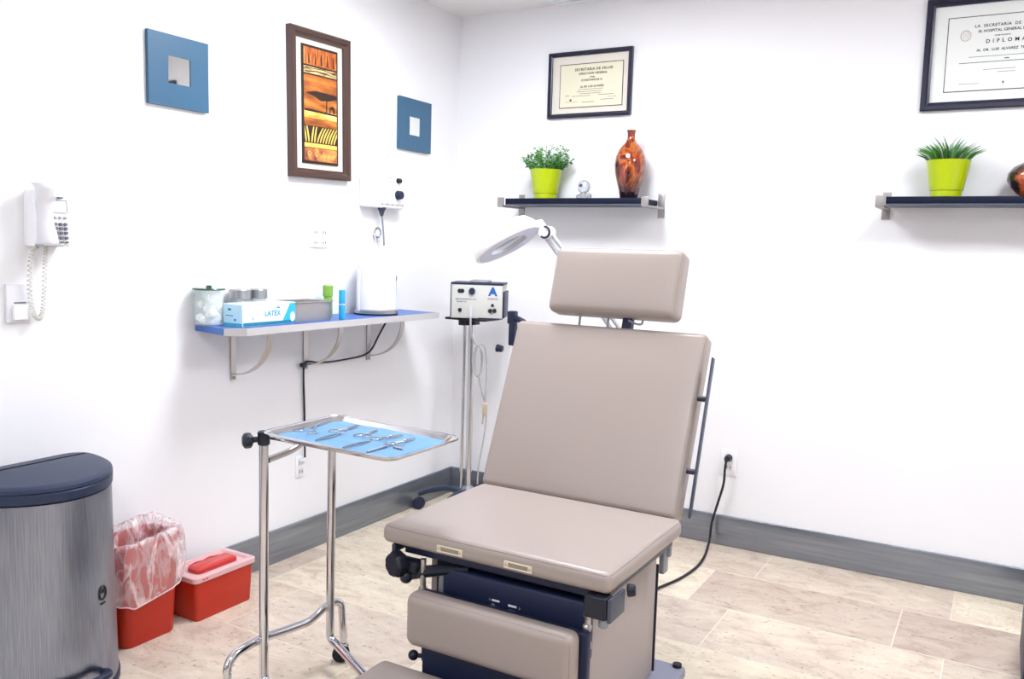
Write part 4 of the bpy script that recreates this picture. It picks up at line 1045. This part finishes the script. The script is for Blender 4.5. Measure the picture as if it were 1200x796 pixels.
b = BM(); cyl(b, (1.33, LY+.06, .955), (1.33, LY+.06, 1.01), .022, n=18, bev=.003); obj('elbow_joint', b, M['navy'], t)
EL = V((1.33, LY+.06, 1.0)); TP = V((1.062, LY-.005, 1.35))
for s in (-1, 1):
    off = V((.8, 0, .6))*.013*s
    b = BM(); tube(b, [EL+off, TP+off], .0075, 10); obj('upper_arm_rod', b, M['arm_white'], t)
b = BM(); cyl(b, TP+V((-.004, -.026, .006)), TP+V((-.004, .026, .006)), .024, n=24, bev=.004); kn = obj('tilt_joint', b, M['lamp_white'], t)
b = BM(); tube(b, [TP+V((.0+.02*math.cos(a), -.0275, .008+.02*math.sin(a))) for a in [math.radians(-130+25*i) for i in range(10)]], .004, 8); obj('joint_ring', b, M['navy'], kn)
nrm = V((.528, .0675, -.845)).normalized(); maj = V((.728, .475, .493)).normalized()
hc = V((.892, LY+.0, 1.320))
hm = frame(hc, maj, nrm.cross(maj))     # local z -> underside normal
Rl = .135
b = BM(); lathe(b, [(.03, -.062), (.08, -.058), (.108, -.047), (.126, -.022), (Rl, .0), (Rl, .012), (Rl-.006, .016), (Rl-.012, .012), (.07, .012), (.07, .0), (.074, -.05), (.03, -.055)], n=48, mtx=hm, cap0=False, cap1=False)
hd = obj('lamp_head', b, M['lamp_white'], t)
b = BM(); lathe(b, [(Rl-.012, .0125), (.074, .0125), (.074, .0145), (Rl-.012, .0145)], n=48, mtx=hm, cap0=False, cap1=False); obj('diffuser_ring', b, M['lamp_under'], hd)
b = BM(); lathe(b, [(.0695, .004), (.05, .0075), (.02, .0095), (.001, .01)], n=40, mtx=hm, cap0=True, cap1=True); obj('lens', b, M['lens'], hd)
b = BM(); tube(b, [hm @ V((Rl-.02, 0, -.012)), hm @ V((Rl+.008, 0, -.006)), TP], .011, 12); obj('yoke', b, M['lamp_white'], hd)

# ------------------------------------------------------------------ procedure chair
ch = thing('procedure_chair', 'taupe vinyl procedure chair with reclined back and headrest in the middle of the room', 'chair', (1.42, -1.65, 0))
def cushion(name, mt, w, h, th, r, crown, pipe=True, seams=None):
    """local x width, y height, z outwards (front at z=th)"""
    b = BM(); rbox(b, (-w/2, -h/2, 0), (w/2, h/2, th), r, 6, mtx=mt, crown=crown, div=14)
    o = obj(name, b, M['vinyl'], ch, smooth=60)
    if pipe:
        b = BM(); k = r*.30; z = th-r*.30; rr_ = r*.72
        pts = rrect(-w/2+k, w/2-k, -h/2+k, h/2-k, r*.8, 6, z)
        tube(b, [mt @ V(q) for q in pts], .0014, 6, True); obj('piping', b, M['vinyl_trim'], o)
    return o
# seat
cushion('seat', frame((1.423, -1.712, .499), (1, 0, 0), (0, 1, 0)), .668, .515, .052, .02, .006)
# slot plates on the seat front
for x in (1.312, 1.513):
    b = BM(); mt = RW((x, -1.9695, .5205)); 
    for (a0, a1, b0, b1) in ((-.039, .039, .0055, .009), (-.039, .039, -.009, -.0055), (-.039, -.028, -.0055, .0055), (.028, .039, -.0055, .0055)): rbox(b, (a0, b0, -.002), (a1, b1, .003), .0008, mtx=mt)
    sp = obj('slot_plate', b, M['brass'], ch)
    obj_each('slot', one(rbox, (-.028, -.0055, -.002), (.028, .0055, .001), 0, mtx=mt), M['slot'], sp)
    k = BM()
    for s in (-1, 1): cyl(k, mt @ V((s*.0335, 0, .002)), mt @ V((s*.0335, 0, .0042)), .0035, n=10)
    obj_each('screw', k, M['dull_steel'], sp)
# backrest
bd = V((0, .205, .496)).normalized()
bm_ = frame((1.4195, -1.352+.066, .800-.028), (1, 0, 0), bd)    # local z -> towards -y/up... (x cross y)
zdir = V((1, 0, 0)).cross(bd)   # points -y,+z
bm_ = frame(V((1.408, -1.3505, .8035))-zdir*.07, (1, 0, 0), bd)
cushion('backrest', bm_, .652, .558, .07, .017, .007)
b = BM(); rbox(b, (-.29, -.26, -.014), (.29, .24, -.0005), .004, mtx=bm_); bp = obj('backrest_shell', b, M['black'], ch)
# rail beside the backrest
b = BM(); r0 = V((1.768, -1.436, .550)); r1 = V((1.768, -1.287, .994)); 
ax_ = (r1-r0).normalized(); mt = frame(r0, (1, 0, 0), ax_); rbox(b, (-.0025, 0, -.012), (.0025, (r1-r0).length, .012), .002, mtx=mt); rl = obj('side_rail', b, M['navy_gloss'], ch)
b = BM()
for f in (.28, .735):
    q = r0.lerp(r1, f); cyl(b, q+V((.0, 0, 0)), q+V((-.028, .0, 0)), .0085, n=12)
obj_each('rail_spacer', b, M['black'], rl)
# headrest
hdv = V((0, .06, .207)).normalized(); hz = V((1, 0, 0)).cross(hdv)
hm_ = frame(V((1.416, -1.232, 1.205))-hz*.085, (1, 0, 0), hdv)
cushion('headrest', hm_, .438, .220, .085, .024, .006)
b = BM()
for x in (-.10, .0): cyl(b, hm_ @ V((x-.02, -.08, .03)), hm_ @ V((x-.02, -.2, .018)), .004, n=10)
obj_each('headrest_rod', b, M['grey_metal'], ch)
b = BM(); rbox(b, (.035, -.2, .012), (.065, -.09, .045), .004, mtx=hm_); hp = obj('headrest_post', b, M['navy'], ch)
b = BM(); tube(b, smooth_path([hm_ @ V((.06, -.118, .05)), hm_ @ V((.085, -.128, .055)), hm_ @ V((.105, -.128, .055)), hm_ @ V((.108, -.115, .055))], 5), .0035, 8); obj('release_hook', b, M['grey_metal'], hp)
# seat frame and rails
b = BM(); rbox(b, (1.14, -1.93, .47), (1.70, -1.48, .4985), .004); obj('seat_frame', b, M['navy'], ch)
b = BM(); rbox(b, (1.722, -1.955, .474), (1.734, -1.47, .496), .002); 
for y in (-1.85, -1.56): rbox(b, (1.70, y-.012, .478), (1.723, y+.012, .492), .001)
obj('accessory_rail', b, M['navy_gloss'], ch)
b = BM(); rbox(b, (1.706, -1.5, .395), (1.722, -1.464, .474), .004); rbox(b, (1.70, -1.478, .44), (1.73, -1.46, .474), .003); obj('rail_bracket', b, M['grey_metal'], ch)
b = BM(); rbox(b, (1.115, -1.955, .474), (1.127, -1.47, .496), .002); rbox(b, (1.126, -1.72, .478), (1.141, -1.69, .492), .001); obj('accessory_rail', b, M['navy_gloss'], ch)
# clamps
b = BM(); rbox(b, (1.694, -1.976, .44), (1.752, -1.935, .496), .006, 3); cr = obj('rail_clamp', b, M['black'], ch)
b = BM(); rbox(b, (1.7525, -1.972, .436), (1.762, -1.885, .494), .003, 3); obj('clamp_plate', b, M['dark_grey'], cr)
b = BM(); cyl(b, (1.762, -1.875, .486), (1.782, -1.868, .488), .016, .014, 18, .003); obj('clamp_screw', b, M['black'], cr)
b = BM(); cyl(b, (1.738, -1.955, .418), (1.738, -1.955, .4398), .012, n=16, bev=.002); obj('clamp_socket', b, M['grey_metal'], cr)
b = BM(); lathe(b, [(.02, 0), (.033, .006), (.034, .03), (.028, .038)], n=20, mtx=axis_mtx((1.15, -1.95, .45), (-.3, -.95, .0)), ripple=lambda a, z: .06*math.cos(7*a))
rbox(b, (1.118, -1.96, .425), (1.2, -1.92, .462), .012, 3); kb = obj('rail_clamp', b, M['black'], ch)
b = BM(); tube(b, [(1.165, -1.94, .42), (1.25, -1.92, .44), (1.33, -1.9, .455)], .015, 10, radii=[.018, .015, .012]); sphere(b, (1.165, -1.955, .415), .018, 12); obj('release_lever', b, M['black'], kb)
# leg rest
cushion('leg_rest', frame((1.452, -1.965, .335), (1, 0, 0), (0, 0, 1)), .478, .142, .062, .024, .004)
b = BM(); rbox(b, (1.225, -1.966, .2), (1.705, -1.945, .395), .004); lp = obj('leg_rest_plate', b, M['navy'], ch)
b = BM(); rbox(b, (1.245, -1.99, .11), (1.70, -1.95, .262), .005); obj('lower_panel', b, M['navy'], ch)
b = BM(); sphere(b, (1.215, -1.985, .222), .014, 12); cyl(b, (1.215, -1.985, .222), (1.25, -1.975, .224), .006, n=10); obj('pin_knob', b, M['black'], lp)
cushion('foot_rest', frame((1.415, -2.165, .162), (1, 0, 0), (0, 1, 0)), .53, .275, .055, .02, .004)
b = BM(); rbox(b, (1.18, -2.28, .139), (1.66, -2.0, .1615), .004); obj('foot_rest_plate', b, M['navy'], ch)
# hinge rods
for (x, z0, z1) in ((1.208, .378, .468), (1.69, .352, .470)):
    b = BM(); cyl(b, (x, -1.938, z0), (x, -1.938, z1), .008, n=14); cyl(b, (x, -1.938, z0-.004), (x, -1.938, z0+.012), .012, n=14); 
    if x > 1.5: sphere(b, (x, -1.94, .43), .011, 10); sphere(b, (x, -1.94, .40), .012, 10)
    obj('hinge_rod', b, M['dull_steel'], ch)
# base
b = BM(); rbox(b, (1.21, -1.88, .04), (1.638, -1.41, .455), .006); obj('base_housing', b, M['black'], ch)
b = BM(); rbox(b, (1.64, -1.868, .045), (1.664, -1.395, .448), .006, 3); sd = obj('side_panel', b, M['panel'], ch)
b = BM(); rbox(b, (1.6635, -1.5, .405), (1.6655, -1.43, .432), 0); obj('pale_label', b, M['bluewhite'], sd)
b = BM(); rbox(b, (1.184, -1.868, .045), (1.208, -1.395, .448), .006, 3); obj('side_panel', b, M['panel'], ch)
b = BM(); rbox(b, (1.64, -1.394, .05), (1.668, -1.386, .38), .002); obj('rear_trim', b, M['black'], ch)
b = BM(); rbox(b, (1.12, -1.92, .002), (1.735, -1.285, .04), .012, 3); obj('base_plate', b, M['baseplate'], ch)
b = BM(); 
for (x, y) in ((1.15, -1.88), (1.7, -1.88), (1.15, -1.32), (1.712, -1.305)): cyl(b, (x, y, 0), (x, y, .05), .014, n=12)
obj_each('levelling_foot', b, M['rubber'], ch)
# control panel under the seat
b = BM(); rbox(b, (1.262, -1.925, .296), (1.682, -1.881, .452), .008, 3); cp_ = obj('control_panel', b, M['navy'], ch)
b = BM(); rbox(b, (1.246, -1.922, .378), (1.262, -1.89, .43), .004); obj('panel_end', b, M['grey_metal'], cp_)
b = BM(); rbox(b, (1.215, -1.935, .352), (1.29, -1.91, .378), .006); obj('hinge_bar', b, M['navy'], cp_)
mt = RW((1.452, -1.925, .395)); b = BM()
rbox(b, (-.036, .002, 0), (-.014, .0065, .0015), 0, mtx=mt); rbox(b, (.012, -.0015, 0), (.036, .0035, .0015), 0, mtx=mt); obj_each('indicator', b, M['white_plastic'], cp_)
b = BM(); prism(b, [(-.046, .004), (-.041, .0085), (-.041, -.0005)], 0, .0012, mt); prism(b, [(.048, -.001), (.043, .0035), (.043, -.0055)], 0, .0012, mt)
prism(b, [(-.033+.006*math.cos(a), -.010+.0055*math.sin(a)) for a in [2*PI*i/12 for i in range(12)]], 0, .0012, mt); rbox(b, (.014, -.013, 0), (.034, -.010, .0012), 0, mtx=mt); obj_each('arrow_mark', b, M['grey_metal'], cp_)

# ------------------------------------------------------------------ dark cabinet at the lower right edge
t = thing('low_cabinet', 'dark navy cabinet corner at the lower right edge of the room', 'cabinet', (2.87, -.7, 0))
b = BM(); rbox(b, (2.624, -.9, .03), (3.12, -.5, .193), .004); obj('body', b, M['navy'], t)
b = BM(); rbox(b, (2.635, -.885, 0), (3.10, -.515, .03), .003); obj('plinth', b, M['black'], t)
b = BM(); rbox(b, (2.64, -.906, .05), (3.10, -.9, .175), .002); dr = obj('drawer', b, M['navy'], t)
b = BM(); tube(b, fillet([(2.78, -.906, .11), (2.78, -.925, .11), (2.96, -.925, .11), (2.96, -.906, .11)], .012), .005, 8); obj('handle', b, M['steel'], dr)

# ------------------------------------------------------------------ camera, world, view
cam = bpy.data.cameras.new('camera'); co = bpy.data.objects.new('camera', cam); COL.objects.link(co)
cam.sensor_fit = 'HORIZONTAL'; cam.sensor_width = 36; cam.lens = 1012.3156/1200*36; cam.clip_start = .05
yaw, pitch, roll = .5187701173662568, .10326024142959775, .02926900330807908
f = V((-math.sin(yaw)*math.cos(pitch), math.cos(yaw)*math.cos(pitch), -math.sin(pitch))); r = V((math.cos(yaw), math.sin(yaw), 0)); u = r.cross(f)
r2 = math.cos(roll)*r+math.sin(roll)*u; u2 = -math.sin(roll)*r+math.cos(roll)*u
co.matrix_world = Matrix(((r2.x, u2.x, -f.x, 2.49968), (r2.y, u2.y, -f.y, -3.76024), (r2.z, u2.z, -f.z, 1.29132), (0, 0, 0, 1)))
sc.camera = co
w = bpy.data.worlds.new('world'); sc.world = w; w.use_nodes = True
w.node_tree.nodes['Background'].inputs['Color'].default_value = (.8, .85, 1, 1); w.node_tree.nodes['Background'].inputs['Strength'].default_value = .3
vs_ = sc.view_settings; vs_.view_transform = 'Standard'; vs_.look = 'None'; vs_.gamma = 1; vs_.use_curve_mapping = False; vs_.exposure = 0.21
sc.cycles.max_bounces = 10; sc.cycles.diffuse_bounces = 6; sc.cycles.transparent_max_bounces = 12
